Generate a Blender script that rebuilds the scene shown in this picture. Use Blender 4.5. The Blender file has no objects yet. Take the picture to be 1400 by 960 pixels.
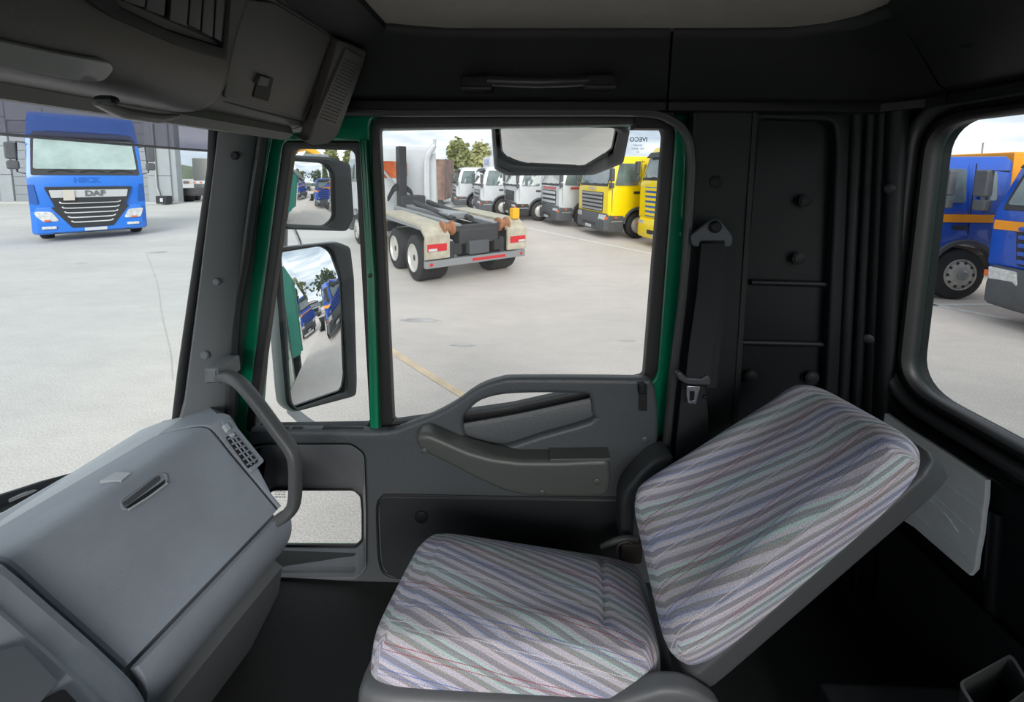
import bpy, bmesh, math, random
from mathutils import Vector, Matrix
random.seed(4)
PI = math.pi
R = math.radians
sc = bpy.context.scene
COL = sc.collection

# ------------------------------------------------------------ camera, sky, sun, exposure
H = 2.35                                   # eye height above the yard
FPX, CX, CY = 526.0, 700.0, 290.0          # focal length and principal point in pixels of the 1400x960 frame
YAW, PITCH, ROLL = R(1.6), R(5.65), R(0.5)
RC = Matrix.Rotation(YAW, 3, 'Z') @ Matrix.Rotation(PI / 2 - PITCH, 3, 'X') @ Matrix.Rotation(ROLL, 3, 'Z')
cd = bpy.data.cameras.new('camera')
cam = bpy.data.objects.new('camera', cd)
COL.objects.link(cam)
cam.matrix_world = Matrix.Translation((0, 0, H)) @ RC.to_4x4()
cd.sensor_width = 36
cd.lens = FPX / 1400 * 36
cd.shift_y = (CY - 480) / 1400
cd.clip_start = 0.02
cd.clip_end = 600
sc.camera = cam

sc.view_settings.view_transform = 'Standard'
sc.view_settings.look = 'None'
sc.view_settings.gamma = 1
sc.view_settings.exposure = 0.0
try:
    sc.cycles.use_denoising = True
    sc.cycles.max_bounces = 10
    sc.cycles.transparent_max_bounces = 16
    sc.cycles.caustics_reflective = False
    sc.cycles.caustics_refractive = False
    sc.cycles.sample_clamp_indirect = 6
except Exception:
    pass

wd = bpy.data.worlds.new('overcast_sky')
sc.world = wd
wd.use_nodes = True
nt = wd.node_tree
nt.nodes.clear()
wo = nt.nodes.new('ShaderNodeOutputWorld')
bg = nt.nodes.new('ShaderNodeBackground')
tc = nt.nodes.new('ShaderNodeTexCoord')
mp = nt.nodes.new('ShaderNodeMapping')
mp.inputs['Scale'].default_value = (1.3, 1.3, 7.0)
nz = nt.nodes.new('ShaderNodeTexNoise')
nz.inputs['Scale'].default_value = 2.2
nz.inputs['Detail'].default_value = 7
nz.inputs['Roughness'].default_value = 0.55
rp = nt.nodes.new('ShaderNodeValToRGB')
rp.color_ramp.elements[0].position = 0.36
rp.color_ramp.elements[0].color = (0.40, 0.475, 0.575, 1)
rp.color_ramp.elements[1].position = 0.62
rp.color_ramp.elements[1].color = (1.0, 1.0, 1.0, 1)
e = rp.color_ramp.elements.new(0.49)
e.color = (0.63, 0.69, 0.76, 1)
bg.inputs['Strength'].default_value = 1.42
nt.links.new(tc.outputs['Generated'], mp.inputs['Vector'])
nt.links.new(mp.outputs['Vector'], nz.inputs['Vector'])
nt.links.new(nz.outputs['Fac'], rp.inputs['Fac'])
nt.links.new(rp.outputs['Color'], bg.inputs['Color'])
nt.links.new(bg.outputs['Background'], wo.inputs['Surface'])

sd = bpy.data.lights.new('veiled_sun', 'SUN')
sd.energy = 3.3
sd.angle = R(35)
sd.color = (1.0, 0.97, 0.93)
sun = bpy.data.objects.new('veiled_sun', sd)
COL.objects.link(sun)
sun.rotation_euler = Vector((0.15, -0.85, 0.44)).to_track_quat('Z', 'Y').to_euler()

# ------------------------------------------------------------ picture-to-place helpers (real depths are given with every call)
def ray(px, py):
    return RC @ Vector(((px - CX) / FPX, -(py - CY) / FPX, -1))
def PY(px, py, Y):
    d = ray(px, py); return Vector((0, 0, H)) + d * (Y / d.y)
def PX(px, py, X):
    d = ray(px, py); return Vector((0, 0, H)) + d * (X / d.x)
def PZ(px, py, Z=0.0):
    d = ray(px, py); return Vector((0, 0, H)) + d * ((Z - H) / d.z)
def PN(px, py, o, n):
    d = ray(px, py); c = Vector((0, 0, H)); return c + d * ((o - c).dot(n) / d.dot(n))

# ------------------------------------------------------------ materials
def lin(h):
    if isinstance(h, str):
        h = h.lstrip('#'); v = [int(h[i:i + 2], 16) / 255 for i in (0, 2, 4)]
        return tuple(c / 12.92 if c <= 0.04045 else ((c + 0.055) / 1.055) ** 2.4 for c in v)
    return tuple(h)
MATS = {}
def new_mat(name):
    m = bpy.data.materials.new(name); m.use_nodes = True
    return m, m.node_tree, m.node_tree.nodes['Principled BSDF']
def mat(name, col, rough=0.5, metal=0.0, grain=0.0, gscale=400.0, vary=0.0, vscale=6.0, spec=0.5, coat=0.0, emit=0.0):
    if name in MATS: return MATS[name]
    m, t, b = new_mat(name)
    c = lin(col)
    b.inputs['Base Color'].default_value = (*c, 1)
    b.inputs['Roughness'].default_value = rough
    b.inputs['Metallic'].default_value = metal
    b.inputs['Specular IOR Level'].default_value = spec
    if coat: b.inputs['Coat Weight'].default_value = coat
    if emit:
        b.inputs['Emission Color'].default_value = (*c, 1); b.inputs['Emission Strength'].default_value = emit
    if grain or vary:
        co = t.nodes.new('ShaderNodeTexCoord')
    if vary:
        n = t.nodes.new('ShaderNodeTexNoise'); n.inputs['Scale'].default_value = vscale; n.inputs['Detail'].default_value = 6
        n.inputs['Roughness'].default_value = 0.65
        r = t.nodes.new('ShaderNodeValToRGB')
        r.color_ramp.elements[0].position = 0.3; r.color_ramp.elements[1].position = 0.72
        r.color_ramp.elements[0].color = (*[x * (1 - vary) for x in c], 1)
        r.color_ramp.elements[1].color = (*[min(1, x * (1 + vary)) for x in c], 1)
        t.links.new(co.outputs['Object'], n.inputs['Vector']); t.links.new(n.outputs['Fac'], r.inputs['Fac'])
        t.links.new(r.outputs['Color'], b.inputs['Base Color'])
    if grain:
        n = t.nodes.new('ShaderNodeTexNoise'); n.inputs['Scale'].default_value = gscale; n.inputs['Detail'].default_value = 2
        bu = t.nodes.new('ShaderNodeBump'); bu.inputs['Strength'].default_value = grain; bu.inputs['Distance'].default_value = 0.0010
        t.links.new(co.outputs['Object'], n.inputs['Vector']); t.links.new(n.outputs['Fac'], bu.inputs['Height'])
        t.links.new(bu.outputs['Normal'], b.inputs['Normal'])
    MATS[name] = m
    return m
def glass(name, tint=(1, 1, 1), refl=0.25, base=0.04, rough=0.0):
    if name in MATS: return MATS[name]
    m = bpy.data.materials.new(name); m.use_nodes = True; t = m.node_tree; t.nodes.clear()
    o = t.nodes.new('ShaderNodeOutputMaterial'); mx = t.nodes.new('ShaderNodeMixShader')
    tr = t.nodes.new('ShaderNodeBsdfTransparent'); gl = t.nodes.new('ShaderNodeBsdfGlossy')
    tr.inputs['Color'].default_value = (*tint, 1); gl.inputs['Roughness'].default_value = rough
    lw = t.nodes.new('ShaderNodeLayerWeight'); lw.inputs['Blend'].default_value = 0.5
    p = t.nodes.new('ShaderNodeMath'); p.operation = 'POWER'; p.inputs[1].default_value = 4
    k = t.nodes.new('ShaderNodeMath'); k.operation = 'MULTIPLY_ADD'; k.inputs[1].default_value = refl; k.inputs[2].default_value = base
    t.links.new(lw.outputs['Facing'], p.inputs[0]); t.links.new(p.outputs[0], k.inputs[0]); t.links.new(k.outputs[0], mx.inputs[0])
    t.links.new(tr.outputs[0], mx.inputs[1]); t.links.new(gl.outputs[0], mx.inputs[2]); t.links.new(mx.outputs[0], o.inputs['Surface'])
    MATS[name] = m
    return m

def haze(name, tint, dcol, fac):
    m = bpy.data.materials.new(name); m.use_nodes = True; t = m.node_tree; t.nodes.clear()
    o = t.nodes.new('ShaderNodeOutputMaterial'); mx = t.nodes.new('ShaderNodeMixShader'); mx.inputs[0].default_value = fac
    tr = t.nodes.new('ShaderNodeBsdfTransparent'); tr.inputs['Color'].default_value = (*tint, 1)
    df = t.nodes.new('ShaderNodeBsdfDiffuse'); df.inputs['Color'].default_value = (*dcol, 1)
    t.links.new(tr.outputs[0], mx.inputs[1]); t.links.new(df.outputs[0], mx.inputs[2]); t.links.new(mx.outputs[0], o.inputs['Surface'])
    return m

M_DARK = mat('charcoal_trim', (0.013, 0.0135, 0.014), 0.5, spec=0.3, grain=0.35, gscale=900)
M_BLACK = mat('black_trim', (0.010, 0.011, 0.0125), 0.55, spec=0.3, grain=0.3, gscale=900)
M_WALLT = mat('pressed_wall_panel', (0.009, 0.010, 0.0115), 0.40, spec=0.22, grain=0.25, gscale=700)
M_DOOR = mat('door_trim_grey', (0.066, 0.073, 0.078), 0.40, grain=1.0, gscale=330, spec=0.6)
M_ARM = mat('armrest_olive_grey', (0.066, 0.071, 0.066), 0.42, grain=0.2, gscale=800)
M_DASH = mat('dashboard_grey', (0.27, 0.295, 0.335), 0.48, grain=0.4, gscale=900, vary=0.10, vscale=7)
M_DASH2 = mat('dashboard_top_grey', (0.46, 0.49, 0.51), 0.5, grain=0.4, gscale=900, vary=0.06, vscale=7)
M_PILL = mat('pillar_grey', (0.155, 0.165, 0.17), 0.5, grain=0.4, gscale=900)
M_SHELL = mat('seat_shell', (0.07, 0.073, 0.078), 0.45, grain=0.3, gscale=900)
M_CONS = mat('overhead_grey', (0.088, 0.082, 0.079), 0.38, grain=0.35, gscale=900, vary=0.07, vscale=9)
M_RUB = mat('black_rubber', (0.014, 0.014, 0.015), 0.45)
M_SLOT = mat('slot_black', (0.006, 0.006, 0.007), 0.6)
M_GREEN = mat('green_paint', '#047352', 0.22, vary=0.12, vscale=4, coat=0.4)
M_CEIL = mat('headliner_cloth', (0.30, 0.275, 0.25), 0.95, grain=1.0, gscale=350, vary=0.06, vscale=20)
M_FLOOR = mat('rubber_floor', (0.006, 0.0065, 0.007), 0.6, grain=0.5, gscale=120)
M_BELT = mat('belt_webbing', (0.011, 0.013, 0.016), 0.7, grain=0.8, gscale=1000)
M_STEEL = mat('bright_steel', (0.62, 0.63, 0.65), 0.25, metal=1.0)
M_FOAM = mat('white_foam_board', (0.88, 0.92, 0.91), 0.7, grain=1.0, gscale=60, vary=0.08, vscale=14)
M_MIRH = mat('mirror_shell_grey', (0.26, 0.27, 0.275), 0.45, grain=0.3, gscale=700, vary=0.12, vscale=9)
M_MIRR = mat('mirror_silver', (0.93, 0.95, 0.95), 0.0, metal=1.0)
M_GLASS = glass('clear_glass', (0.97, 0.985, 0.98), refl=0.3, base=0.012)
M_TINT = haze('visor_smoke', (0.80, 0.78, 0.84), (0.50, 0.48, 0.55), 0.38)
M_LENS = glass('lamp_lens', (0.55, 0.56, 0.57), refl=0.3, base=0.25, rough=0.25)

# ------------------------------------------------------------ object helpers
LOCAL = [False]
def link(name, me, m, parent=None):
    o = bpy.data.objects.new(name, me); COL.objects.link(o)
    if m is not None: me.materials.append(m)
    if parent is not None:
        o.parent = parent
        if not LOCAL[0]: o.matrix_parent_inverse = parent.matrix_basis.inverted()
    return o
def tag(o, label=None, cat=None, group=None, kind=None):
    if label: o['label'] = label
    if cat: o['category'] = cat
    if group: o['group'] = group
    if kind: o['kind'] = kind
    return o
def thing(name, loc, label=None, cat=None, group=None, kind=None, rotz=0):
    o = bpy.data.objects.new(name, None); COL.objects.link(o)
    o.matrix_basis = Matrix.Translation(loc) @ Matrix.Rotation(rotz, 4, 'Z')
    o.empty_display_size = 0.1
    return tag(o, label, cat, group, kind)
def finish(me, smooth=True, ang=35):
    if smooth:
        for p in me.polygons: p.use_smooth = True
        me.set_sharp_from_angle(angle=R(ang))
    return me
def bm_obj(name, bm, m, parent=None, smooth=True, ang=35):
    bmesh.ops.recalc_face_normals(bm, faces=bm.faces)
    me = bpy.data.meshes.new(name); bm.to_mesh(me); bm.free()
    finish(me, smooth, ang)
    return link(name, me, m, parent)
def box_bm(c, s, bev=0.0, seg=2, rot=None, bm=None):
    own = bmesh.new()
    bmesh.ops.create_cube(own, size=1)
    for v in own.verts: v.co = Vector((v.co.x * s[0], v.co.y * s[1], v.co.z * s[2]))
    if bev: bmesh.ops.bevel(own, geom=own.edges[:], offset=min(bev, min(s) * 0.49), segments=seg, affect='EDGES', profile=0.5)
    for v in own.verts:
        if rot is not None: v.co = rot @ v.co
        v.co += Vector(c)
    if bm is None: return own
    me = bpy.data.meshes.new('t'); own.to_mesh(me); own.free(); bm.from_mesh(me); bpy.data.meshes.remove(me)
    return bm
def wn(o):
    md = o.modifiers.new('even_normals', 'WEIGHTED_NORMAL'); md.keep_sharp = True; md.weight = 80
    return o
def box(name, c, s, m, parent=None, bev=0.0, seg=2, rot=None):
    o = bm_obj(name, box_bm(c, s, bev, seg, rot), m, parent)
    return wn(o) if bev else o
def fillet(pts, r, n=5):
    """round the corners of a closed outline"""
    out = []; N = len(pts)
    for i in range(N):
        a, b, c = Vector(pts[i - 1]), Vector(pts[i]), Vector(pts[(i + 1) % N])
        rr = r[i] if isinstance(r, (list, tuple)) else r
        d1, d2 = (a - b), (c - b)
        l = min(rr, d1.length * 0.48, d2.length * 0.48)
        if l < 1e-6: out.append(b); continue
        p, q = b + d1.normalized() * l, b + d2.normalized() * l
        for k in range(n + 1):
            t = k / n
            out.append((1 - t) ** 2 * p + 2 * t * (1 - t) * b + t * t * q)
    return out
def cr(pts, n=6, closed=False):
    """Catmull-Rom through the points"""
    P = [Vector(p) for p in pts]; out = []; N = len(P)
    rng = range(N) if closed else range(N - 1)
    for i in rng:
        p1, p2 = P[i], P[(i + 1) % N]
        p0 = P[i - 1] if (i > 0 or closed) else p1 * 2 - p2
        p3 = P[(i + 2) % N] if (i + 2 < N or closed) else p2 * 2 - p1
        for k in range(n):
            t = k / n
            out.append(0.5 * ((2 * p1) + (p2 - p0) * t + (2 * p0 - 5 * p1 + 4 * p2 - p3) * t * t + (3 * p1 - p0 - 3 * p2 + p3) * t ** 3))
    if not closed: out.append(P[-1])
    return out
def plate(name, outs, o, n, th, m, parent=None, bev=0.0, up=None, seg=2, smooth=True):
    """a flat piece: outlines (3D points on the plane through o with normal n; the first is the border, the rest holes), th thick behind its face"""
    o = Vector(o); n = Vector(n).normalized()
    ux = (Vector((0, 0, 1)) if abs(n.z) < 0.9 else Vector((0, 1, 0))).cross(n).normalized(); uy = n.cross(ux)
    cu = bpy.data.curves.new('t', 'CURVE'); cu.dimensions = '2D'; cu.fill_mode = 'BOTH'
    b = min(bev, th * 0.49)
    cu.extrude = th / 2 - b; cu.bevel_depth = b; cu.bevel_resolution = seg - 1; cu.offset = -b
    for pts in outs:
        s = cu.splines.new('POLY'); s.points.add(len(pts) - 1); s.use_cyclic_u = True
        for k, p in enumerate(pts):
            q = Vector(p) - o; s.points[k].co = (q.dot(ux), q.dot(uy), 0, 1)
    ob = bpy.data.objects.new('t', cu)
    me = bpy.data.meshes.new_from_object(ob)
    bpy.data.objects.remove(ob); bpy.data.curves.remove(cu)
    Mx = Matrix((ux, uy, n)).transposed().to_4x4(); Mx.translation = o - n * (th / 2)
    me.transform(Mx)
    bm = bmesh.new(); bm.from_mesh(me); bpy.data.meshes.remove(me)
    bmesh.ops.remove_doubles(bm, verts=bm.verts, dist=1e-5)
    ob = bm_obj(name, bm, m, parent, smooth, 32)
    return wn(ob) if b else ob
def plY(name, outs_px, Y, th, m, parent=None, bev=0.0, r=0, seg=2):
    outs = []
    for i, px in enumerate(outs_px):
        p = [PY(x, y, Y) for x, y in px]
        rr = r[i] if isinstance(r, (list, tuple)) else r
        outs.append(fillet(p, rr) if rr else p)
    return plate(name, outs, (0, Y, H), (0, -1, 0), th, m, parent, bev, seg=seg)
def plN(name, outs_px, o, n, th, m, parent=None, bev=0.0, r=0, seg=2):
    outs = []; o = Vector(o); n = Vector(n).normalized()
    for i, px in enumerate(outs_px):
        p = [PN(x, y, o, n) for x, y in px]
        rr = r[i] if isinstance(r, (list, tuple)) else r
        outs.append(fillet(p, rr) if rr else p)
    return plate(name, outs, o, n, th, m, parent, bev, seg=seg)
def loft_bm(rings, closed=True, caps=True, bm=None):
    bm = bm or bmesh.new()
    V = [[bm.verts.new(p) for p in r] for r in rings]
    n = len(rings[0])
    for i in range(len(V) - 1):
        for j in range(n if closed else n - 1):
            k = (j + 1) % n
            bm.faces.new((V[i][j], V[i][k], V[i + 1][k], V[i + 1][j]))
    if caps and closed:
        bm.faces.new(V[0]); bm.faces.new(V[-1][::-1])
    return bm
def loft(name, rings, m, parent=None, closed=True, caps=True, ang=35):
    return bm_obj(name, loft_bm(rings, closed, caps), m, parent, True, ang)
def tube_bm(path, r, seg=10, closed=False, bm=None, up=(0, 0, 1), flat=1.0, sq=2.0):
    P = [Vector(p) for p in path]; N = len(P); rings = []
    up = Vector(up); prev = None
    for i in range(N):
        if closed: t = P[(i + 1) % N] - P[i - 1]
        else: t = P[min(i + 1, N - 1)] - P[max(i - 1, 0)]
        t.normalize()
        if prev is None:
            a = up - t * up.dot(t)
            if a.length < 1e-3: a = Vector((1, 0.3, 0)) - t * t.x
        else: a = prev - t * prev.dot(t)
        a.normalize(); prev = a; b = t.cross(a)
        rr = r[i] if isinstance(r, (list, tuple)) else r
        ring = []
        for k in range(seg):
            th = 2 * PI * (k + 0.5) / seg
            c, s = math.cos(th), math.sin(th)
            c = math.copysign(abs(c) ** (2 / sq), c); s = math.copysign(abs(s) ** (2 / sq), s)
            ring.append(P[i] + a * (c * rr * flat) + b * (s * rr))
        rings.append(ring)
    if closed: rings.append(rings[0])
    bm = bm or bmesh.new()
    if closed:
        V = [[bm.verts.new(p) for p in rg] for rg in rings[:-1]]
        for i in range(N):
            A, B = V[i], V[(i + 1) % N]
            for j in range(seg):
                k = (j + 1) % seg; bm.faces.new((A[j], A[k], B[k], B[j]))
        return bm
    return loft_bm(rings, True, True, bm)
def tube(name, path, r, m, parent=None, seg=10, closed=False, up=(0, 0, 1), flat=1.0, sq=2.0, ang=40):
    return bm_obj(name, tube_bm(path, r, seg, closed, None, up, flat, sq), m, parent, True, ang)
def lathe_bm(prof, c, axis, seg=24, bm=None):
    """prof: list of (radius, along); turned about axis through c"""
    c = Vector(c); ax = Vector(axis).normalized()
    a = ax.orthogonal().normalized(); b = ax.cross(a); rings = []
    for r, h in prof:
        rings.append([c + ax * h + (a * math.cos(2 * PI * k / seg) + b * math.sin(2 * PI * k / seg)) * max(r, 1e-4) for k in range(seg)])
    return loft_bm(rings, True, True, bm)
def lathe(name, prof, c, axis, m, parent=None, seg=24, ang=35):
    return bm_obj(name, lathe_bm(prof, c, axis, seg), m, parent, True, ang)
def button(name, p, n, r, m, parent, h=0.006):
    return lathe(name, [(r, -0.002), (r, h * 0.5), (r * 0.8, h), (0, h * 1.15)], p, n, m, parent, 20)
def text(name, s, size, Mx, m, parent, depth=0.002, bold=0.0, align='CENTER'):
    cu = bpy.data.curves.new('t', 'FONT'); cu.body = s; cu.size = size; cu.extrude = depth; cu.align_x = align; cu.align_y = 'CENTER'; cu.offset = bold
    cu.resolution_u = 3
    ob = bpy.data.objects.new('t', cu); me = bpy.data.meshes.new_from_object(ob)
    bpy.data.objects.remove(ob); bpy.data.curves.remove(cu)
    me.transform(Mx); return link(name, me, m, parent)
def frame_mx(o, ux, uy):
    ux = Vector(ux).normalized(); uy = Vector(uy).normalized(); n = ux.cross(uy)
    Mx = Matrix((ux, uy, n)).transposed().to_4x4(); Mx.translation = Vector(o); return Mx
def copy_tree(o, parent=None):
    c = o.copy(); COL.objects.link(c); c.parent = parent
    for ch in o.children: copy_tree(ch, c)
    return c

# ============================================================ THE YARD (ground)
def asphalt():
    m, t, b = new_mat('asphalt')
    co = t.nodes.new('ShaderNodeTexCoord')
    def noise(s, d=4, ro=0.6, scale=None):
        n = t.nodes.new('ShaderNodeTexNoise'); n.inputs['Scale'].default_value = s; n.inputs['Detail'].default_value = d; n.inputs['Roughness'].default_value = ro
        if scale:
            mp_ = t.nodes.new('ShaderNodeMapping'); mp_.inputs['Scale'].default_value = scale
            t.links.new(co.outputs['Object'], mp_.inputs['Vector']); t.links.new(mp_.outputs['Vector'], n.inputs['Vector'])
        else: t.links.new(co.outputs['Object'], n.inputs['Vector'])
        return n
    def ramp(f, p0, c0, p1, c1):
        r = t.nodes.new('ShaderNodeValToRGB'); r.color_ramp.elements[0].position = p0; r.color_ramp.elements[1].position = p1
        r.color_ramp.elements[0].color = (*c0, 1); r.color_ramp.elements[1].color = (*c1, 1); t.links.new(f, r.inputs['Fac']); return r.outputs['Color']
    def mul(a, c, f=1.0):
        x = t.nodes.new('ShaderNodeMix'); x.data_type = 'RGBA'; x.blend_type = 'MULTIPLY'; x.inputs['Factor'].default_value = f
        t.links.new(a, x.inputs['A']); t.links.new(c, x.inputs['B']); return x.outputs['Result']
    # the yard turns from a cool grey in front of the cab to a pinkish grey beside it
    sx = t.nodes.new('ShaderNodeSeparateXYZ'); t.links.new(co.outputs['Object'], sx.inputs[0])
    mr = t.nodes.new('ShaderNodeMapRange'); mr.inputs['From Min'].default_value = -6; mr.inputs['From Max'].default_value = -1.0
    t.links.new(sx.outputs['X'], mr.inputs['Value'])
    base = ramp(mr.outputs['Result'], 0.0, (0.585, 0.588, 0.560), 1.0, (0.650, 0.590, 0.540))
    big = ramp(noise(0.35, 5, 0.6, (1, 1.8, 1)).outputs['Fac'], 0.3, (0.86, 0.86, 0.87), 0.7, (1.04, 1.03, 1.02))
    mid = ramp(noise(2.2, 6, 0.7, (1, 2.4, 1)).outputs['Fac'], 0.3, (0.92, 0.92, 0.92), 0.7, (1.03, 1.03, 1.03))
    fine = ramp(noise(75, 4, 0.8).outputs['Fac'], 0.32, (0.62, 0.62, 0.63), 0.70, (1.27, 1.26, 1.25))
    c = mul(mul(mul(base, big), mid), fine)
    t.links.new(c, b.inputs['Base Color']); b.inputs['Roughness'].default_value = 0.85
    bu = t.nodes.new('ShaderNodeBump'); bu.inputs['Strength'].default_value = 0.4; bu.inputs['Distance'].default_value = 0.004
    t.links.new(noise(90, 2).outputs['Fac'], bu.inputs['Height']); t.links.new(bu.outputs['Normal'], b.inputs['Normal'])
    return m
bm = bmesh.new()
bmesh.ops.create_grid(bm, x_segments=8, y_segments=8, size=220)
ground = bm_obj('ground', bm, asphalt()); ground['kind'] = 'structure'

# ============================================================ CAB SHELL
ZC = H + 0.335          # headliner height
ZF = 1.12               # cab floor height
XR = 1.02               # rear wall
XW = -0.80

def structure(o): o['kind'] = 'structure'; return o

structure(box('floor', (0.02, 0.0, ZF - 0.02), (2.1, 2.24, 0.04), M_FLOOR))
# headliner, its rounded opening runs inside the header trims
hl = [(-0.36, -1.0), (-0.36, 0.6), (-0.36, 0.88), (-0.2, 0.95), (0.6, 0.95), (0.74, 0.86), (0.76, 0.7), (0.76, -1.0)]
ceil_ = plate('ceiling', [fillet([Vector((x, y, ZC)) for x, y in hl], 0.05)], (0, 0, ZC), (0, 0, -1), 0.02, M_CEIL)
structure(ceil_)
structure(box('roof', (0.0, 0, ZC + 0.08), (2.1, 2.3, 0.04), M_GREEN, bev=0.015))

# rear wall with its window opening
def YZ(X, y0, y1, z0, z1, r, n=8):
    p = [Vector((X, y1, z0)), Vector((X, y0, z0)), Vector((X, y0, z1)), Vector((X, y1, z1))]
    return fillet(p, r, n)
a = PX(1276, 165, XR); b_ = PX(1240, 525, XR)
WY0 = (a.y + b_.y) / 2; WZ1 = a.z; WZ0 = b_.z - 0.005
rear = plate('wall_rear', [[Vector((XR, 1.12, ZF)), Vector((XR, -1.12, ZF)), Vector((XR, -1.12, ZC)), Vector((XR, 1.12, ZC))],
                           YZ(XR, -0.9, WY0, WZ0, WZ1, 0.09)], (XR, 0, H), (-1, 0, 0), 0.05, M_WALLT, bev=0.004)
structure(rear)
tube('pressed_rib', [Vector((XR, 0.62, H - 1.15)), Vector((XR, 0.66, H - 0.72)), Vector((XR, 0.70, H - 0.64)), Vector((XR, 0.80, H - 0.60)), Vector((XR, 0.99, H - 0.585))], 0.016, M_WALLT, rear, 10)
bx0 = PX(1362, 700, XR - 0.006); bx1 = PX(1345, 955, XR - 0.006)
tube('pressed_rib', [bx0, (bx0 + bx1) / 2, bx1], 0.012, M_WALLT, rear, 10)
win2 = structure(thing('window_2', (XR, 0, WZ0)))
plate('glass_pane', [YZ(XR + 0.03, -0.89, WY0 - 0.002, WZ0 + 0.002, WZ1 - 0.002, 0.09)], (XR + 0.03, 0, H), (-1, 0, 0), 0.004, M_GLASS, win2)
def ringX(name, X, off, r, m, par, fl=1.0, rc=0.09):
    return tube(name, YZ(X, -0.9 - off, WY0 + off, WZ0 - off, WZ1 + off, rc + off * 0.6, 8), r, m, par, 10, True, (1, 0, 0), fl)
ringX('rubber_seal', XR + 0.004, 0.004, 0.015, M_RUB, win2, 1.6)
ringX('inner_frame', XR - 0.012, 0.040, 0.016, mat('frame_black', (0.05, 0.05, 0.052), 0.35), win2, 1.1)
ringX('outer_frame', XR - 0.012, 0.078, 0.012, M_WALLT, win2, 1.2)

# side wall behind the door: a pressed panel with a recess
def WZZ(px, py, Y): return PY(px, py, Y)
wr = plY('wall_right', [[(1010, 150), (1252, 150), (1228, 790), (980, 800)]], 1.115, 0.03, M_WALLT, bev=0.003)
structure(wr)
plY('recess_rim', [[(1016, 152), (1166, 152), (1140, 790), (985, 795)], [(1042, 163), (1143, 166), (1146, 200), (1118, 780), (1000, 780), (1008, 560), (1040, 175)]], 1.085, 0.03, M_WALLT, wr, bev=0.009, r=[0, 0.03], seg=3)
for y, xa, xb in ((388, 1026, 1140), (470, 1012, 1136)):
    tube('cross_rib', [PY(xa, y - 2, 1.108), PY(xb, y + 1, 1.108)], 0.0085, M_WALLT, wr, 10)
for px, py in ((1101, 275), (1092, 354), (1027, 514), (1110, 516)):
    lathe('plug', [(0.0195, 0), (0.0195, 0.003), (0.016, 0.003), (0.0155, 0.0055), (0.012, 0.007), (0, 0.0075)], PY(px, py, 1.10), (0, -1, 0), M_BLACK, wr, 22)
for xa, ya, xb, yb, Y, r in ((1172, 150, 1149, 600, 1.085, 0.014), (1191, 150, 1168, 600, 1.08, 0.014), (1207, 150, 1186, 620, 1.06, 0.014), (1226, 150, 1204, 640, 1.035, 0.022)):
    tube('corner_rib', [PY(xa, ya, Y), PY(xb, yb, Y), PY(xb - 14, 800, Y)], r, M_WALLT, wr, 12)
for px, py in ((1216, 258), (1187, 463)):
    lathe('plug', [(0.012, 0), (0.012, 0.003), (0.009, 0.005), (0, 0.0055)], PY(px, py, 1.017), (-0.5, -1, 0), M_BLACK, wr, 18)

# B-pillar trim
bp = structure(plY('trim_1', [[(948, 150), (1034, 150), (1022, 300), (1008, 560), (985, 800), (903, 800), (905, 640), (925, 500), (940, 330)]], 1.05, 0.04, mat('pillar_dark', (0.014, 0.015, 0.016), 0.5, spec=0.3, grain=0.4, gscale=900), bev=0.01, r=0.01))
for px, py, r in ((979, 249, .017), (965, 385, .006), (930, 610, .008)):
    lathe('plug', [(r, 0), (r, 0.002), (r * 0.8, 0.004), (0, 0.0045)], PY(px, py, 1.048), (0, -1, 0), M_BLACK, bp, 20)
plY('joint_gap', [[(1030, 150), (1036, 150), (1010, 560), (990, 800), (984, 800), (1003, 560)]], 1.047, 0.006, M_SLOT, bp)
# curved kick trim beside the seat
kt = structure(plY('trim_2', [[(849, 745), (850, 690), (856, 672), (874, 650), (893, 632), (908, 625), (922, 624), (922, 640), (903, 655), (883, 672), (872, 690), (868, 708), (867, 760)]], 0.975, 0.07, mat('kick_trim', (0.055, 0.06, 0.062), 0.42, grain=0.3, gscale=900), bev=0.012, r=0.012, seg=3))

# header trims along the side and the rear
def header(name, pts, m, t0=None):
    """pts: list of (top, bottom) 3D pairs: a bulged section between the headliner and the window head"""
    rings = []
    for tp, bt in pts:
        tp, bt = Vector(tp), Vector(bt)
        out = Vector((bt.x - tp.x, bt.y - tp.y, 0)).normalized()
        mid1 = tp.lerp(bt, 0.30) + out * 0.012 + Vector((0, 0, -0.006)); mid2 = tp.lerp(bt, 0.78) + out * 0.006
        rings.append([tp + Vector((0, 0, 0.02)), tp - out * 0.006 + Vector((0, 0, 0.004)), tp - out * 0.004 + Vector((0, 0, -0.01)), tp + out * .006 + Vector((0, 0, -0.024)), mid1, mid2, bt + Vector((0, 0, 0.028)) - out * .002,
                      bt + Vector((0, 0, 0.02)) - out * .012, bt - out * 0.012, bt, bt + out * 0.08, Vector((bt.x, bt.y, ZC)) + out * 0.12 + Vector((0, 0, .05))])
    return loft(name, rings, m)
def tp_(px, py): return PZ(px, py, ZC)
ZB = PY(700, 151, 1.03).z
h1 = structure(header('trim_3', [((-0.85, 0.90, ZC), (-0.85, 1.03, ZB)), ((-0.30, 0.90, ZC), (-0.30, 1.03, ZB)), ((-0.25, 0.915, ZC), (-0.27, 1.03, ZB)), ((-0.18, 0.928, ZC), (-0.2, 1.03, ZB)), ((0.0, 0.93, ZC), (0.0, 1.03, ZB)), ((0.335, 0.93, ZC), (0.368, 1.03, ZB))], M_DARK))
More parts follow.
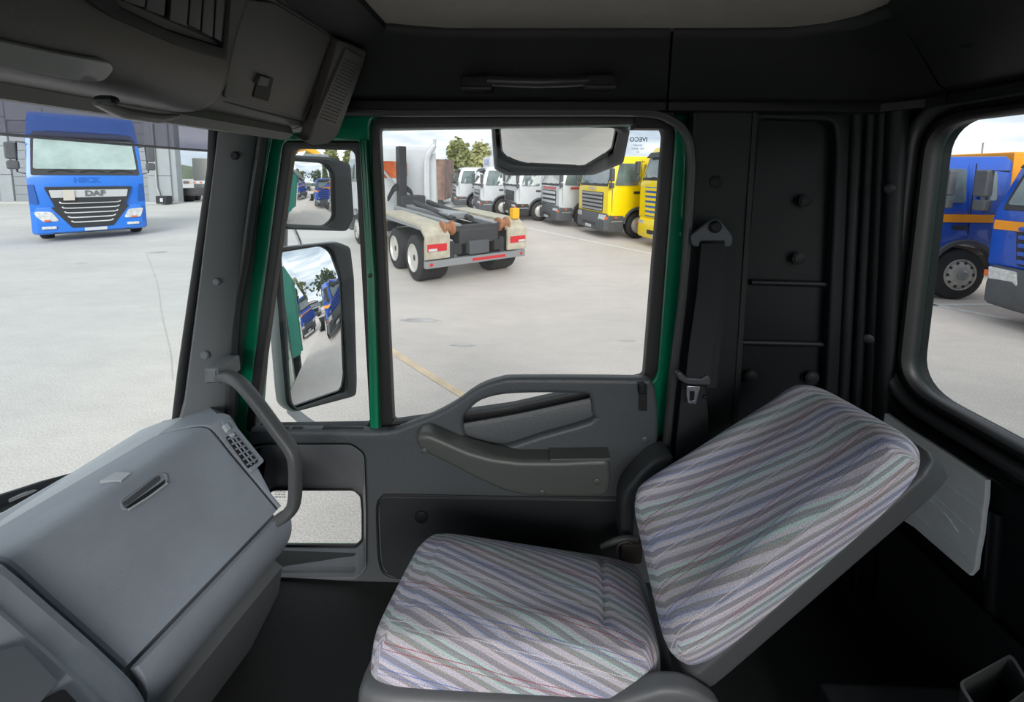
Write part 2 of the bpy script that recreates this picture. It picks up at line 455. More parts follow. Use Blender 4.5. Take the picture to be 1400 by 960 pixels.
structure(header('trim_4', [((0.341, 0.93, ZC), (0.374, 1.03, ZB)), ((0.5, 0.93, ZC), (0.5, 1.03, ZB)), ((0.6, 0.925, ZC), (0.75, 1.03, ZB)), ((0.665, 0.90, ZC), (0.92, 1.035, ZB)), ((0.70, 0.86, ZC), (0.985, 0.99, ZB + .004)), ((0.708, 0.80, ZC), (0.99, 0.95, ZB + .005))], M_DARK))
structure(header('trim_5', [((0.700, 0.795, ZC), (0.993, 0.945, ZB + .005)), ((0.69, 0.74, ZC), (0.995, 0.84, ZB + .005)), ((0.68, 0.6, ZC), (0.995, 0.6, ZB + .01)), ((0.68, 0.0, ZC), (0.995, 0.0, ZB + .01)), ((0.68, -1.05, ZC), (0.995, -1.05, ZB + .01))], M_DARK))
structure(loft('trim_10', [[Vector((-0.31, y, ZC + .01)), Vector((-0.315, y, ZC - .012)), Vector((-0.345, y, ZC - .03)), Vector((-0.42, y, ZC - .05)), Vector((-0.5, y, ZC + .03))] for y in (0.98, 0.5, 0.0, -1.0)], M_DARK))
structure(box('trim_11', (0.35, 1.085, ZC - .06), (0.10, 0.05, 0.30), M_SLOT))
# painted body frame the door closes against
structure(plate('wall_door_frame', [[PY(x, y, 1.135) for x, y in ((335, 100), (1030, 100), (1010, 900), (262, 900), (268, 590), (300, 400), (328, 230))],
    fillet([PY(x, y, 1.135) for x, y in ((384, 180), (905, 172), (917, 200), (885, 650), (880, 860), (352, 860), (352, 592))], .03)], (0, 1.135, H), (0, -1, 0), 0.03, M_GREEN, bev=.006))
lathe('plug', [(0.012, 0), (0.012, 0.002), (0.009, 0.004), (0, 0.0045)], PX(1323, 59, 0.845) , (-0.75, 0, -0.6), M_BLACK, h1, 18)

# grab handle in the side header
gh = thing('grab_rail', PY(735, 110, 0.99), 'long dark grab handle set in the header trim above the door window', 'grab rail')
for xa, xb, y0, y1 in ((629, 672, 103, 121), (798, 844, 101, 119)):
    plY('end_cap', [[(xa, y0), (xb, y0), (xb, y1), (xa, y1)]], 0.955, 0.07, M_DARK, gh, bev=0.006, r=0.004)
tube('grip', [PY(668, 110, 0.965), PY(700, 111.5, 0.955), PY(735, 112.5, 0.952), PY(770, 111.5, 0.955), PY(802, 110, 0.965)], 0.014, mat('grip_black', (0.02, 0.02, 0.021), 0.35), gh, 12, flat=1.0)

# ============================================================ PASSENGER DOOR
door = structure(thing('door_1', PY(640, 800, 1.08)))
QG = [(398, 203), (484, 205), (505, 583), (347, 585)]
MG = [(518, 176), (900, 170), (908, 182), (881, 516), (700, 556), (537, 579)]
frame_out = [(376, 160), (480, 156), (520, 153), (905, 151), (938, 165), (948, 215), (927, 500), (905, 650), (900, 860), (300, 860), (306, 590), (328, 440), (340, 365), (366, 205)]
QH = [(390, 195), (490, 196), (512, 592), (337, 592)]
MH = [(506, 160), (900, 156), (922, 172), (896, 522), (700, 566), (523, 592)]
plY('door_frame', [frame_out, QH, MH, [(318, 604), (513, 604), (513, 800), (318, 800)]], 1.075, 0.05, M_GREEN, door, bev=0.010, r=[0.03, 0.02, 0.03, 0.02], seg=3)
plY('window_seal', [[(386, 192), (493, 192), (514, 592), (334, 592)], QG], 1.07, 0.03, M_RUB, door, bev=0.006, r=[0.02, 0.022])
plY('window_seal', [[(505, 157), (900, 153), (925, 170), (899, 524), (700, 568), (519, 592)], MG], 1.07, 0.03, M_RUB, door, bev=0.006, r=[0.05, [.012, .06, .06, .01, .01, .01]])
plY('quarter_glass', [QG], 1.088, 0.004, M_GLASS, door, r=0.02)
plY('door_glass', [MG], 1.088, 0.004, M_GLASS, door, r=[.012, .06, .06, .01, .01, .01])
# green centre bar between the two panes
plY('centre_bar', [[(490, 190), (500, 190), (512, 380), (518, 590), (505, 590), (500, 375)]], 1.052, 0.03, M_GREEN, door, bev=0.007, r=0.004)
lathe('plug', [(0.0055, 0), (0.0055, 0.002), (0, 0.0035)], PY(506, 377, 1.05), (0, -1, 0), M_RUB, door, 14)
# mirrored maker's mark printed on the door glass
Mx = frame_mx(PY(872, 191, 1.084), (-1, 0, 0), (0, 0, 1))
MB_ = mat('print_black', (0.02, 0.02, 0.02), 0.6)
text('glass_print', 'IVECO', 0.017, frame_mx(PY(873, 191, 1.0845), (-1, 0, 0), (0, 0, 1)), MB_, door, 0.0002, 0.0002)
for k, s in enumerate(('SECURIT', '43R - 00 014', 'E4')):
    text('glass_print', s, 0.0065, frame_mx(PY(872, 199 + k * 4.5, 1.0845), (-1, 0, 0), (0, 0, 1)), MB_, door, 0.0002)

# trim panel: its loop handle leaves a hole over the recess, the low kerb window is cut through
YP = 1.035
panel = [(340, 590), (470, 590), (530, 591), (556, 583), (590, 570), (622, 553), (652, 532), (682, 521), (715, 518), (870, 519), (892, 524), (899, 545), (901, 580), (899, 640), (897, 900), (330, 900)]
hole = [(633, 574), (641, 563), (658, 549), (690, 541), (740, 539), (798, 540), (807, 546), (810, 566), (808, 577), (740, 597), (690, 613), (655, 612), (640, 606), (634, 592)]
kerb = [(340, 615), (365, 609), (480, 609), (497, 622), (500, 700), (500, 776), (488, 789), (340, 789)]
dp = plate('trim_panel', [cr([PY(x, y, YP) for x, y in panel[:14]], 3) + [PY(893, 800, YP), PY(330, 800, YP)],
                          cr([PY(x, y, YP) for x, y in hole], 3, True), fillet([PY(x, y, YP) for x, y in kerb], 0.015)],
           (0, YP, H), (0, -1, 0), 0.034, M_DOOR, door, bev=0.012, seg=3)
# recess pocket behind the loop
rec = [[(642, 577), (700, 563), (760, 551), (803, 542), (808, 560), (806, 578), (740, 598), (692, 613), (655, 613), (641, 604)],
       [(640, 579), (700, 566), (760, 554), (803, 545), (808, 560), (806, 578), (740, 598), (692, 613), (655, 613), (640, 604)]]
top = [PY(x, y, 1.105) for x, y in cr([Vector((630, 571)), Vector((700, 561)), Vector((760, 549)), Vector((814, 539))], 3)]
mid = [PY(x, y, 1.045) for x, y in cr([Vector((628, 582)), Vector((700, 569)), Vector((760, 556)), Vector((816, 543))], 3)]
low = [PY(x, y, 1.062) for x, y in cr([Vector((626, 622)), Vector((700, 622)), Vector((760, 606)), Vector((822, 583))], 3)]
loft('recess_pocket', [top, [p.lerp(q, .15) for p, q in zip(mid, top)], [p.lerp(q, .12) for p, q in zip(mid, low)], low], M_DOOR, door, closed=False, caps=False, ang=50)
# shallow dish in the panel under the loop
plY('lower_panel', [[(517, 679), (850, 683), (853, 720), (850, 830), (700, 830), (535, 790), (521, 775)]], 1.028, 0.02, mat('lower_panel_dark', (0.018, 0.02, 0.023), 0.5, grain=0.6, gscale=600), door, bev=0.006, r=0.02)
tube('panel_groove', [PY(x, y, 1.034) for x, y in cr([Vector(p) for p in ((850, 681), (700, 680), (540, 677), (524, 680), (516, 692), (517, 740), (520, 772), (530, 786), (560, 792))], 3)], 0.004, M_SLOT, door, 8)
button('panel_plug', PY(576, 707, 1.027), (0, -1, 0), 0.019, M_BLACK, door, 0.004)
button('panel_plug', PY(882, 602, YP), (0, -1, 0), 0.011, M_DOOR, door, 0.003)
# kerb window: funnel, pane, print; the painted outer skin of the door behind the trim
plate('outer_skin', [[PY(x, y, 1.155) for x, y in ((300, 602), (900, 602), (900, 880), (300, 880))], fillet([PY(x, y, 1.155) for x, y in ((350, 669), (484, 669), (494, 678), (496, 738), (487, 746), (350, 745))], .01)], (0, 1.155, H), (0, -1, 0), 0.008, M_GREEN, door)
k_out = [PY(x, y, YP - 0.002) for x, y in kerb]
k_in = [PY(x, y, 1.15) for x, y in ((362, 676), (374, 668), (485, 668), (495, 677), (497, 700), (497, 738), (488, 747), (362, 746))]
fo = fillet(k_out, 0.015); fi = fillet(k_in, 0.012)
mids = [p.lerp(q, 0.5) + Vector((0, 0, 0)) for p, q in zip(fo, fi)]
def sh(ps, f): 
    c = sum(ps, Vector()) / len(ps); return [c + (p - c) * f for p in ps]
bm = loft_bm([sh(fo, 1.012), fo, mids, fi], True, False)
bm_obj('kerb_window_frame', bm, mat('kerb_frame', (0.12, 0.125, 0.135), 0.42, grain=0.7, gscale=500), door, True, 50)
tube('window_seal', sh(fi, 0.995), 0.006, M_RUB, door, 8, True, (0, 1, 0))
plate('kerb_glass', [fi], (0, 1.152, H), (0, -1, 0), 0.004, M_GLASS, door)
for k, s in enumerate(('SICURGLAS', '0043 05 20', '43R 001583')):
    text('glass_print', s, 0.0075, frame_mx(PY(383, 672.5 + k * 3.6, 1.1475), (-1, 0, 0), (0, 0, 1)), MB_, door, 0.0002)
# armrest and pull bar
arm = [(566, 603), (572, 595), (585, 594), (606, 603), (640, 618), (672, 627), (710, 632), (770, 632), (828, 629), (835, 634), (836, 660), (833, 676), (822, 682), (770, 682), (725, 681), (690, 674), (650, 656), (610, 635), (574, 618)]
ar = plate('armrest', [fillet([PY(x, y, 0.985) for x, y in arm], 0.012)], (0, 0.985, H), (0, -1, 0), 0.065, M_ARM, door, bev=0.014, seg=4)
for x, y, r in ((580, 617, .0095), (816, 659, .010), (741, 673, .008)):
    button('screw_cap', PY(x, y, 0.984), (0, -1, 0), r, M_ARM, ar, 0.0025)
plY('grip_pad', [[(752, 628), (835, 627), (835, 632), (752, 633)]], 0.99, 0.05, M_ARM, ar, bev=0.003)  # thin pad along the armrest top, in the armrest's own grey
tube('arm_bracket', [PY(642, 620, 1.03), PY(642, 624, 1.0)], 0.012, M_BLACK, ar, 10)
# lock slider
plY('lock_slot', [[(873, 525), (885, 525), (885, 562), (873, 562)]], 1.033, 0.006, M_SLOT, door, bev=0.001, r=0.003)
plY('lock_slider', [[(874, 526), (883, 526), (884, 540), (874, 540)]], 1.02, 0.03, M_BLACK, door, bev=0.004, r=0.003)
# demister slots on the sill
for xa, xb in ((360, 393), (394, 411), (434, 498), (526, 542)):
    q_ = PY((xa + xb) / 2, 590, YP); box('sill_slot', (q_.x, YP + 0.016, q_.z - 0.0005), ((xb - xa) / FPX, 0.010, 0.004), M_SLOT, door, 0.001)
# door step inside the opening and the gap dark of the lower cab
plY('lower_door', [[(318, 797), (900, 797), (900, 1010), (300, 1010)]], 1.042, 0.03, M_BLACK, door, bev=0.004)

# rubber seals around the door opening
seal = structure(tube('trim_6', cr([PY(x, y, 1.035) for x, y in ((308, 640), (313, 590), (322, 440), (334, 365), (344, 290), (354, 225), (362, 180), (378, 157), (470, 153), (560, 154), (760, 153), (880, 154), (918, 164), (938, 184), (945, 215), (943, 280), (934, 400), (922, 500), (912, 600), (908, 680))], 5), 0.012, mat('seal_grey', (0.045, 0.045, 0.047), 0.4), None, 10, flat=1.2, up=(0, 1, 0)))
structure(tube('trim_7', cr([PY(x, y, 1.05) for x, y in ((301, 640), (306, 590), (315, 440), (327, 365), (346, 230))], 5), 0.008, M_RUB, None, 8))

# ============================================================ A-PILLAR
def pill(name, L, Rr, Yl, Yr, m, bulge=0.02):
    rings = []
    for (l, r) in zip(L, Rr):
        a, b = PY(*l, Yl), PY(*r, Yr)
        back = Vector((-0.05, 0.05, 0))
        rings.append([a + Vector((-.02, .03, 0)), a, a.lerp(b, 0.12) + Vector((0.006, -bulge, 0)), a.lerp(b, 0.55) + Vector((.01, -bulge, 0)), a.lerp(b, 0.88) + Vector((.008, -bulge * 0.3, 0)), b, b + Vector((0.0, 0.05, 0)), a + Vector((-.02, .08, 0))])
    return loft(name, rings, m, ang=45)
ap = structure(pill('trim_8', [(298, 178), (292, 230), (283, 300), (271, 400), (258, 500), (252, 545), (243, 578), (236, 590)],
          [(352, 178), (345, 230), (337, 300), (328, 400), (318, 480), (312, 545), (310, 565), (310, 580)], 0.99, 1.03, M_PILL))
for px, py, r, m in ((322, 213, .011, M_BLACK), (297, 385, .010, M_PILL), (281, 485, .012, M_PILL)):
    lathe('screw_cap', [(r, 0), (r, 0.003), (r * 0.8, 0.006), (0, 0.0065)], PY(px, py, 0.986), (0, -1, 0), m, ap, 20)
# windscreen and its seal
def wsx(y, z):                      # slanted and bowed windscreen surface
    k = (z - (H - 0.66)) / 0.80
    return -0.955 - 0.17 * (1 - (y / 1.02) ** 2) + 0.15 * k
def wsg(z0, z1, m, name, par, dx=0.0, y0=-1.0, y1=1.0, nu=16, nv=5):
    bm = bmesh.new(); rows = []
    for t_ in (0, 0.005):
        V = [[bm.verts.new((wsx(y0 + (y1 - y0) * i / nu, z0 + (z1 - z0) * j / nv) + dx - t_, y0 + (y1 - y0) * i / nu, z0 + (z1 - z0) * j / nv)) for i in range(nu + 1)] for j in range(nv + 1)]
        for j in range(nv):
            for i in range(nu): bm.faces.new((V[j][i], V[j][i + 1], V[j + 1][i + 1], V[j + 1][i]))
    return bm_obj(name, bm, m, par)
w1 = structure(thing('window_1', (-1.0, 0, H - 0.66)))
wsg(H - 0.80, H + 0.17, M_GLASS, 'glass_pane', w1)
tube('rubber_seal', [PY(x, y, 1.0) for x, y in ((293, 176), (291, 230), (281, 300), (266, 400), (250, 510), (243, 570), (240, 590))], 0.013, M_RUB, w1, 10)
tube('rubber_seal', [Vector((wsx(y, H - 0.79), y, H - 0.79)) for y in [1.0 - 0.1 * i for i in range(21)]], 0.016, M_RUB, w1, 8)

# translucent outside sun visor across the top of the windscreen
vz = thing('sun_visor', (-1.15, 0, H + .02), 'translucent smoke-grey sun visor outside across the windscreen top', 'sun visor')
rings = []
N = 20
for i in range(N + 1):
    y = 1.09 - 2.1 * i / N
    k = max(0, 1 - (y / 1.09) ** 2)
    x1 = -0.80 - 0.33 * k ** 0.8
    rings.append([Vector((x1 - 0.02, y, H + 0.145)), Vector((x1 - 0.035, y, H + 0.105)), Vector((x1 - 0.05, y, H + 0.055 + 0.03 * k))])
bm = bmesh.new()
loft_bm(rings, False, False, bm); loft_bm([[p + Vector((-0.004, 0, 0)) for p in r] for r in rings], False, False, bm)
bm_obj('visor_shield', bm, M_TINT, vz)
tube('visor_lip', [r[2] for r in rings], 0.0035, mat('visor_lip', (0.42, 0.40, 0.44), 0.3), vz, 8)

# grab bar from A-pillar to dashboard
gb = thing('grab_bar', PY(290, 515, 0.97), 'bent grey entry grab bar from windscreen pillar down to dashboard', 'handle')
M_BAR = mat('bar_grey', (0.085, 0.088, 0.09), 0.4, grain=0.3, gscale=900)
plY('mount_block', [[(277, 504), (298, 504), (300, 527), (279, 527)]], 0.925, 0.08, M_PILL, gb, bev=0.008, r=0.006)
path = [(297, 515, .94), (312, 515, .93), (328, 524, .91), (350, 549, .89), (380, 590, .87), (396, 612, .86), (403, 630, .855), (404, 660, .855), (402, 688, .855), (394, 702, .85), (380, 712, .85)]
tube('bar', cr([PY(*p) for p in path], 5), 0.0138, M_BAR, gb, 16, up=(0, 1, 0), flat=1.0, sq=3.2)

# ============================================================ DASHBOARD
def XZ(x, z, y): return Vector((x, y, z + H))
DDX, DDZ = -0.028, -0.052                 # the dashboard sits this far from its profile datum
def dwx(y): return 0.2 * (min(max(y, 0.2), 0.95) - 0.9) + DDX      # its face turns away a little towards the middle
PROF = [(-1.09, -0.74), (-1.04, -0.675), (-1.0, -0.655), (-0.86, -0.615), (-0.80, -0.600), (-0.772, -0.600), (-0.752, -0.612), (-0.70, -0.668), (-0.62, -0.750), (-0.580, -0.795), (-0.560, -0.835), (-0.565, -0.88), (-0.60, -0.94), (-0.70, -1.08), (-0.78, -1.20), (-1.09, -1.20)]
def dash(name, ys, m, dx=0.0, dz=0.0, prof=PROF, par=None):
    return loft(name, [[XZ(x + dx, z + dz, y) for x, z in prof] for y in ys], m, par, ang=30)
db = structure(thing('dashboard', (-0.9, 0.6, ZF)))
db = tag(db, 'grey moulded dashboard running along under the windscreen', 'dashboard'); del db['kind']
LG = 0.56; RG = 0.905          # glovebox lid between these Y
def yend(x, z):            # window end of the dashboard: it draws in towards the knees
    if x < -0.80: return 0.957 + 0.063 * min(1, (-0.80 - x) / 0.08)
    k = min(1, max(0, (-0.60 - z) / 0.20)); return 0.957 - 0.082 * k
def sheared(y): return [Vector((x - .012, min(y, yend(x, z)), z + H - .012)) for x, z in PROF]
loft('dash_body', [[v + Vector((dwx(v.y), 0, DDZ)) for v in sheared(y)] for y in (1.03, LG - .02, .2, -1.0)], M_DASH, db, ang=30)
def lat(name, y0, y1, prof, th, m, par, ang=35, bev=0.004, nseg=6, shear0=None, shear1=None):
    """a curved sheet following the given XZ run, th thick, with eased ends"""
    n = len(prof); P = [Vector((x, 0, z)) for x, z in prof]
    nor = []
    for i in range(n):
        t = (P[min(i + 1, n - 1)] - P[max(i - 1, 0)]).normalized(); nor.append(Vector((-t.z, 0, t.x)))
    if nor[n // 2].z < 0: nor = [-v for v in nor]
    sg = -1 if y1 < y0 else 1; rings = []
    for kk, e in ((0, bev), (1, 0), (2, 0), (3, bev)):
        up_ = [P[i] - nor[i] * e * 0.8 for i in range(n)]; lo = [P[i] - nor[i] * th for i in range(n)]
        row = []
        for p in up_ + lo[::-1]:
            a = (shear0(p.x, p.z) if shear0 else y0); b = y1 if not shear1 else shear1(p.x, p.z)
            yy = (a, a + sg * bev, b - sg * bev, b)[kk]; row.append(Vector((p.x + dwx(yy), yy, p.z + H + DDZ)))
        rings.append(row)
    return loft(name, rings, m, par, ang=ang)
def smoothp(ps, n=5): return [(v.x, v.y) for v in cr([Vector(p) for p in ps], n)]
# top pad with its seam, in front of the lid
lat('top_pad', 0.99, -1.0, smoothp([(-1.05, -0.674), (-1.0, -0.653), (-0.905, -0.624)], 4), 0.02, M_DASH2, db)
# glovebox lid
lidp = smoothp([(-0.902, -0.621), (-0.85, -0.607), (-0.80, -0.597), (-0.772, -0.598), (-0.750, -0.612), (-0.70, -0.664), (-0.62, -0.746), (-0.574, -0.793)], 5)
gl_ = lat('glovebox_lid', RG, LG, lidp, 0.018, M_DASH, db, shear0=lambda x, z: 0.900 - 0.028 * min(1, max(0, (-0.60 - z) / 0.20)))
# end piece with the vent
lidY = lambda x, z: 0.900 - 0.028 * min(1, max(0, (-0.60 - z) / 0.20))
lat('end_cap', 1.02, RG, lidp, 0.018, M_DASH, db, bev=.003, shear0=lambda x, z: max(yend(x, z), lidY(x, z) + .012), shear1=lambda x, z: lidY(x, z) + .004)
lat('lower_pad', 0.872, LG, smoothp([(-0.570, -0.799), (-0.560, -0.825), (-0.566, -0.865), (-0.60, -0.915), (-0.66, -0.95)], 4), 0.02, M_DASH, db)
# centre stack at the near end
cp = [(x + (0.010 if i > 2 else 0), z + 0.012) for i, (x, z) in enumerate(smoothp([(-1.0, -0.655), (-0.86, -0.61), (-0.80, -0.592), (-0.765, -0.594), (-0.74, -0.612), (-0.68, -0.672), (-0.60, -0.755), (-0.540, -0.83), (-0.53, -0.90), (-0.56, -1.0)], 5))]
lat('centre_surround', LG - 0.012, -1.0, cp, 0.03, M_DASH, db, bev=0.012)
cpan = [(x + 0.008, z + 0.008) for x, z in smoothp([(-0.79, -0.580), (-0.757, -0.582), (-0.73, -0.602), (-0.67, -0.662), (-0.59, -0.745), (-0.53, -0.82), (-0.52, -0.9)], 5)]
lat('centre_panel', 0.510, 0.0, cpan, 0.02, M_DASH, db, bev=0.006)
slope_n = Vector((1, -0.2, 1)).normalized()
def PD(px, py, lift=0.0):          # a point of the sloping dashboard face under that pixel
    return PN(px, py, Vector((-0.688, 0.9, H - 0.757)) + slope_n * lift, slope_n)
plate('blank_cover', [fillet([PD(x, y, .046) for x, y in ((-60, 905), (32, 880), (82, 932), (20, 1000), (-60, 1060))], 0.006)], PD(30, 900, .046), slope_n, 0.024, mat('cover_grey', (0.10, 0.11, 0.125), 0.45), db, bev=0.002)
plate('switch_bezel', [fillet([PD(x, y, .044) for x, y in ((56, 958), (88, 940), (130, 985), (95, 1010))], 0.006)], PD(80, 960, .044), slope_n, 0.022, M_BLACK, db, bev=0.002)
# pull slot: recess shade painted as dark plate, lit lower lip as paler grey
slot = [(163, 690), (222, 648), (231, 655), (230, 661), (177, 696), (169, 697)]
so = fillet([PD(x, y, 0.004) for x, y in ((162, 686), (218, 646), (229, 646), (231, 658), (178, 698), (168, 697))], 0.012)
sc_ = sum(so, Vector()) / len(so)
plate('pull_rim', [so, [p + slope_n * 0 for p in sh(so, 0.90)]], sc_, slope_n, 0.006, M_DASH, gl_, bev=0.0012)
plate('recess_shade', [sh(so, 0.93)], sc_ - slope_n * 0.0020, slope_n, 0.003, M_SLOT, gl_)
wl_ = [PD(x, y, 0.0035) for x, y in ((168, 687), (213, 652), (219, 650), (220, 656), (176, 690), (168, 691))]
plate('recess_back', [fillet(wl_, 0.006)], wl_[0], slope_n, 0.003, mat('pull_bar', (.07, .075, .082), .45), gl_, bev=0.001)
tube('pull_lip', [PD(x, y, 0.0055) for x, y in ((176, 697), (205, 679), (229, 661))], 0.0022, M_DASH2, gl_, 8)
# latch marker on the top edge
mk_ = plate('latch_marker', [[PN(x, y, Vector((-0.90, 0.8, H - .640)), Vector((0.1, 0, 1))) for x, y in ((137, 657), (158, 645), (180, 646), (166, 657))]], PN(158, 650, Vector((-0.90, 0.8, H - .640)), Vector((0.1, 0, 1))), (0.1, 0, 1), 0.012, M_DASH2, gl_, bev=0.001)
# vent, hazard switch and dial in the end piece
va = thing('air_vent', PD(335, 610), 'square slatted air vent at window end of the dashboard', 'vent')
vq = [(309, 597), (323, 594), (354, 631), (340, 640)]
def lerpq(q, u, v):
    a = Vector(q[0]).lerp(Vector(q[1]), u); b = Vector(q[3]).lerp(Vector(q[2]), u); return a.lerp(b, v)
plate('vent_bezel', [fillet([PD(x, y, 0.008) for x, y in ((303, 575), (314, 571), (362, 630), (345, 646))], 0.006)], PD(330, 600, .008), slope_n, 0.01, M_DASH, va, bev=0.002)
plate('vent_well', [fillet([PD(x, y, 0.0095) for x, y in vq], 0.004)], PD(330, 615, .0095), slope_n, 0.004, M_SLOT, va)
for k in range(6):
    a, b = lerpq(vq, 0.04, 0.08 + k * 0.165), lerpq(vq, 0.96, 0.08 + k * 0.165)
    tube('vent_slat', [PD(a.x, a.y, 0.012), PD(b.x, b.y, 0.012)], 0.0022, M_DASH, va, 6)
for k in range(2):
    a, b = lerpq(vq, 0.33 + k * 0.34, 0.03), lerpq(vq, 0.33 + k * 0.34, 0.97)
    tube('vent_bar', [PD(a.x, a.y, 0.0105), PD(b.x, b.y, 0.0105)], 0.0016, M_DASH, va, 6)
plate('rocker_switch', [fillet([PD(x, y, 0.014) for x, y in ((305, 581), (311, 578), (317, 586), (311, 590))], 0.002)], PD(311, 584, .014), slope_n, 0.01, M_DASH2, va, bev=0.002)
plate('vent_dial', [fillet([PD(x, y, 0.013) for x, y in ((314, 594), (319, 591), (322, 595), (317, 598))], 0.002)], PD(318, 595, .013), slope_n, 0.008, M_DASH2, va, bev=0.001)
# knee shelf under the dashboard
ks = lat('knee_shelf', 0.86, 0.30, [(-0.62, -0.925), (-0.588, -0.945), (-0.60, -1.0), (-0.72, -1.24)], 0.03, mat('shelf_grey', (0.10, 0.105, 0.11), 0.45, grain=.3, gscale=900), db)
box('footwell_wall', (-0.95, 0, (ZF + H - 0.9) / 2), (0.1, 2.2, 0.5), M_BLACK, db)
lathe('shelf_screw', [(0.008, 0), (0.008, .002), (0.005, .004), (0, .003)], PN(317, 846, Vector((-0.63, 0.8, H - 1.0)), Vector((1, -.2, 0.05))), (1, 0, 0.1), M_BLACK, ks, 14)

# windscreen wiper outside
wp = thing('wiper', Vector((-1.2, 0.7, H - 0.72)), 'black windscreen wiper arm resting outside below the windscreen', 'wiper')
wa = [PX(-60, 706, -1.38), PX(20, 679, -1.36), PX(58, 665, -1.34), PX(98, 650, -1.32)]
tube('wiper_arm', wa, [0.014, 0.013, 0.011, 0.005], M_BLACK, wp, 8, flat=1.4)
tube('wiper_blade', [PX(-60, 724, -1.36), PX(20, 689, -1.35), PX(70, 668, -1.33)], 0.007, M_BLACK, wp, 6)
tube('wiper_link', [PX(12, 685, -1.35), PX(30, 677, -1.34), PX(52, 669, -1.34)], 0.005, mat('alu_dull', (0.4, 0.41, 0.42), 0.4, metal=0.8), wp, 6)

# ============================================================ OVERHEAD CONSOLE
oc = thing('overhead_console', (-0.5, 0.5, H + 0.1), 'dark overhead storage console hanging above the windscreen', 'console')
OP = smoothp([(-0.36, 0.345), (-0.40, 0.30), (-0.435, 0.24), (-0.480, 0.135), (-0.492, 0.112), (-0.52, 0.098), (-0.60, 0.092)], 4)
def ocs(name, ys, prof, m, dx=0, dz=0, ang=30):
    pf = prof + [(-0.80, 0.13), (-0.80, 0.36)]
    return loft(name, [[XZ(x + dx, z + dz, y) for x, z in pf] for y in ys], m, oc, ang=ang)
ocs('console_body', [0.868, 0.862, 0.0, -1.0], OP, M_CONS)
ec = loft('console_end', [[XZ(x + d, z + e, y) for x, z in OP + [(-0.80, 0.13), (-0.80, 0.36)]] for y, d, e in ((0.874, 0, 0), (0.93, -0.004, 0.0), (0.985, -0.02, 0.008), (1.02, -0.06, 0.02))], M_CONS, oc, ang=30)
face_n = Vector((0.9, 0, -0.42)).normalized()
fo_ = Vector((-0.458, 0, H + 0.19))
def PO(px, py, lift=0.0): return PN(px, py, fo_ + face_n * lift, face_n)
# storage lid with latch
lid = plate('storage_lid', [fillet([PO(x, y, .007) for x, y in ((326, -4), (378, 5), (454, 50), (412, 163), (306, 134))], 0.008)], PO(380, 80, .007), face_n, 0.010, M_CONS, oc, bev=0.003)
tube('lid_gap', [PO(x, y, 0.001) for x, y in ((372, -6), (380, 1), (457, 48), (459, 54), (416, 164))], 0.004, M_SLOT, oc, 6)
tube('lid_gap', [PO(x, y, 0.001) for x, y in ((304, 137), (350, 150), (412, 166))], 0.003, M_SLOT, oc, 6)
plate('latch_well', [fillet([PO(x, y, .009) for x, y in ((355, 101), (374, 107), (367, 139), (346, 133))], 0.004)], PO(360, 120, .009), face_n, 0.004, M_SLOT, lid)
plate('latch_tab', [fillet([PO(x, y, .014) for x, y in ((357, 103), (370, 107), (366, 119), (352, 116))], 0.003)], PO(360, 110, .014), face_n, 0.01, M_CONS, lid, bev=0.002)
# loudspeaker grille on the end piece
g0, g1, g2, g3 = (431, 166), (474, 66), (497, 79), (460, 176)
gn = (PY(*g1, .868) - PY(*g0, .868)).cross(PY(*g2, .93) - PY(*g1, .868)).normalized()
if gn.y > 0: gn = -gn
go = PY(464, 120, .885)
ge = plate('speaker_grille', [fillet([PN(x, y, go, gn) for x, y in (g0, g1, g2, g3)], 0.004)], go, gn, 0.014, M_CONS, oc, bev=0.002)
plate('end_fillet', [fillet([PN(x, y, go - gn * .006, gn) for x, y in ((414, 193), (424, 190), (463, 54), (502, 70), (499, 84), (463, 184), (450, 197), (430, 199))], 0.01)], go - gn * .006, gn, 0.03, M_CONS, oc, bev=0.004)
bm = bmesh.new()
for j in range(19):
    for i in range(8):
        u = 0.14 + 0.70 * i / 7; v = 0.07 + 0.80 * (1 - j / 18)
        a = Vector(g0).lerp(Vector(g1), v); b = Vector(g3).lerp(Vector(g2), v); q = a.lerp(b, u)
        lathe_bm([(0.0017, 0.0002), (0.0017, 0.0008)], PN(q.x, q.y, go, gn), gn, 6, bm)
gh_ = bm_obj('grille_holes', bm, M_SLOT, ge); gh_['kind'] = 'stuff'
# near section: thicker drawer block with switch bay, reading lamp, bottom tray
OPn = smoothp([(-0.33, 0.345), (-0.375, 0.27), (-0.410, 0.19), (-0.430, 0.125), (-0.455, 0.095), (-0.50, 0.085), (-0.62, 0.092)], 4)
loft('drawer_block', [[XZ(x - d, z + d * 0.4, y) for x, z in OPn + [(-0.78, 0.13), (-0.78, 0.36)]] for y, d in ((0.575, 0.03), (0.572, 0.012), (0.562, 0.003), (0.55, 0), (0.3, 0), (-1.0, 0))], M_CONS, oc, ang=35)
n2 = Vector((0.92, 0, -0.40)).normalized(); o2 = Vector((-0.392, 0, H + 0.235))
def PQ(px, py, lift=0.0): return PN(px, py, o2 + n2 * lift, n2)
plate('bay_frame', [fillet([PQ(x, y, .012) for x, y in ((60, -40), (320, -40), (311, 84), (240, 62), (150, 22))], .006), fillet([PQ(x, y, .012) for x, y in ((150, -30), (316, -30), (306, 66), (232, 42), (165, 10))], .004)], PQ(250, 30, .012), n2, 0.012, M_DARK, oc, bev=0.002)
plate('bay_well', [[PQ(x, y, .003) for x, y in ((150, -30), (316, -30), (306, 66), (232, 42), (165, 10))]], PQ(250, 30, .003), n2, 0.002, M_SLOT, oc)
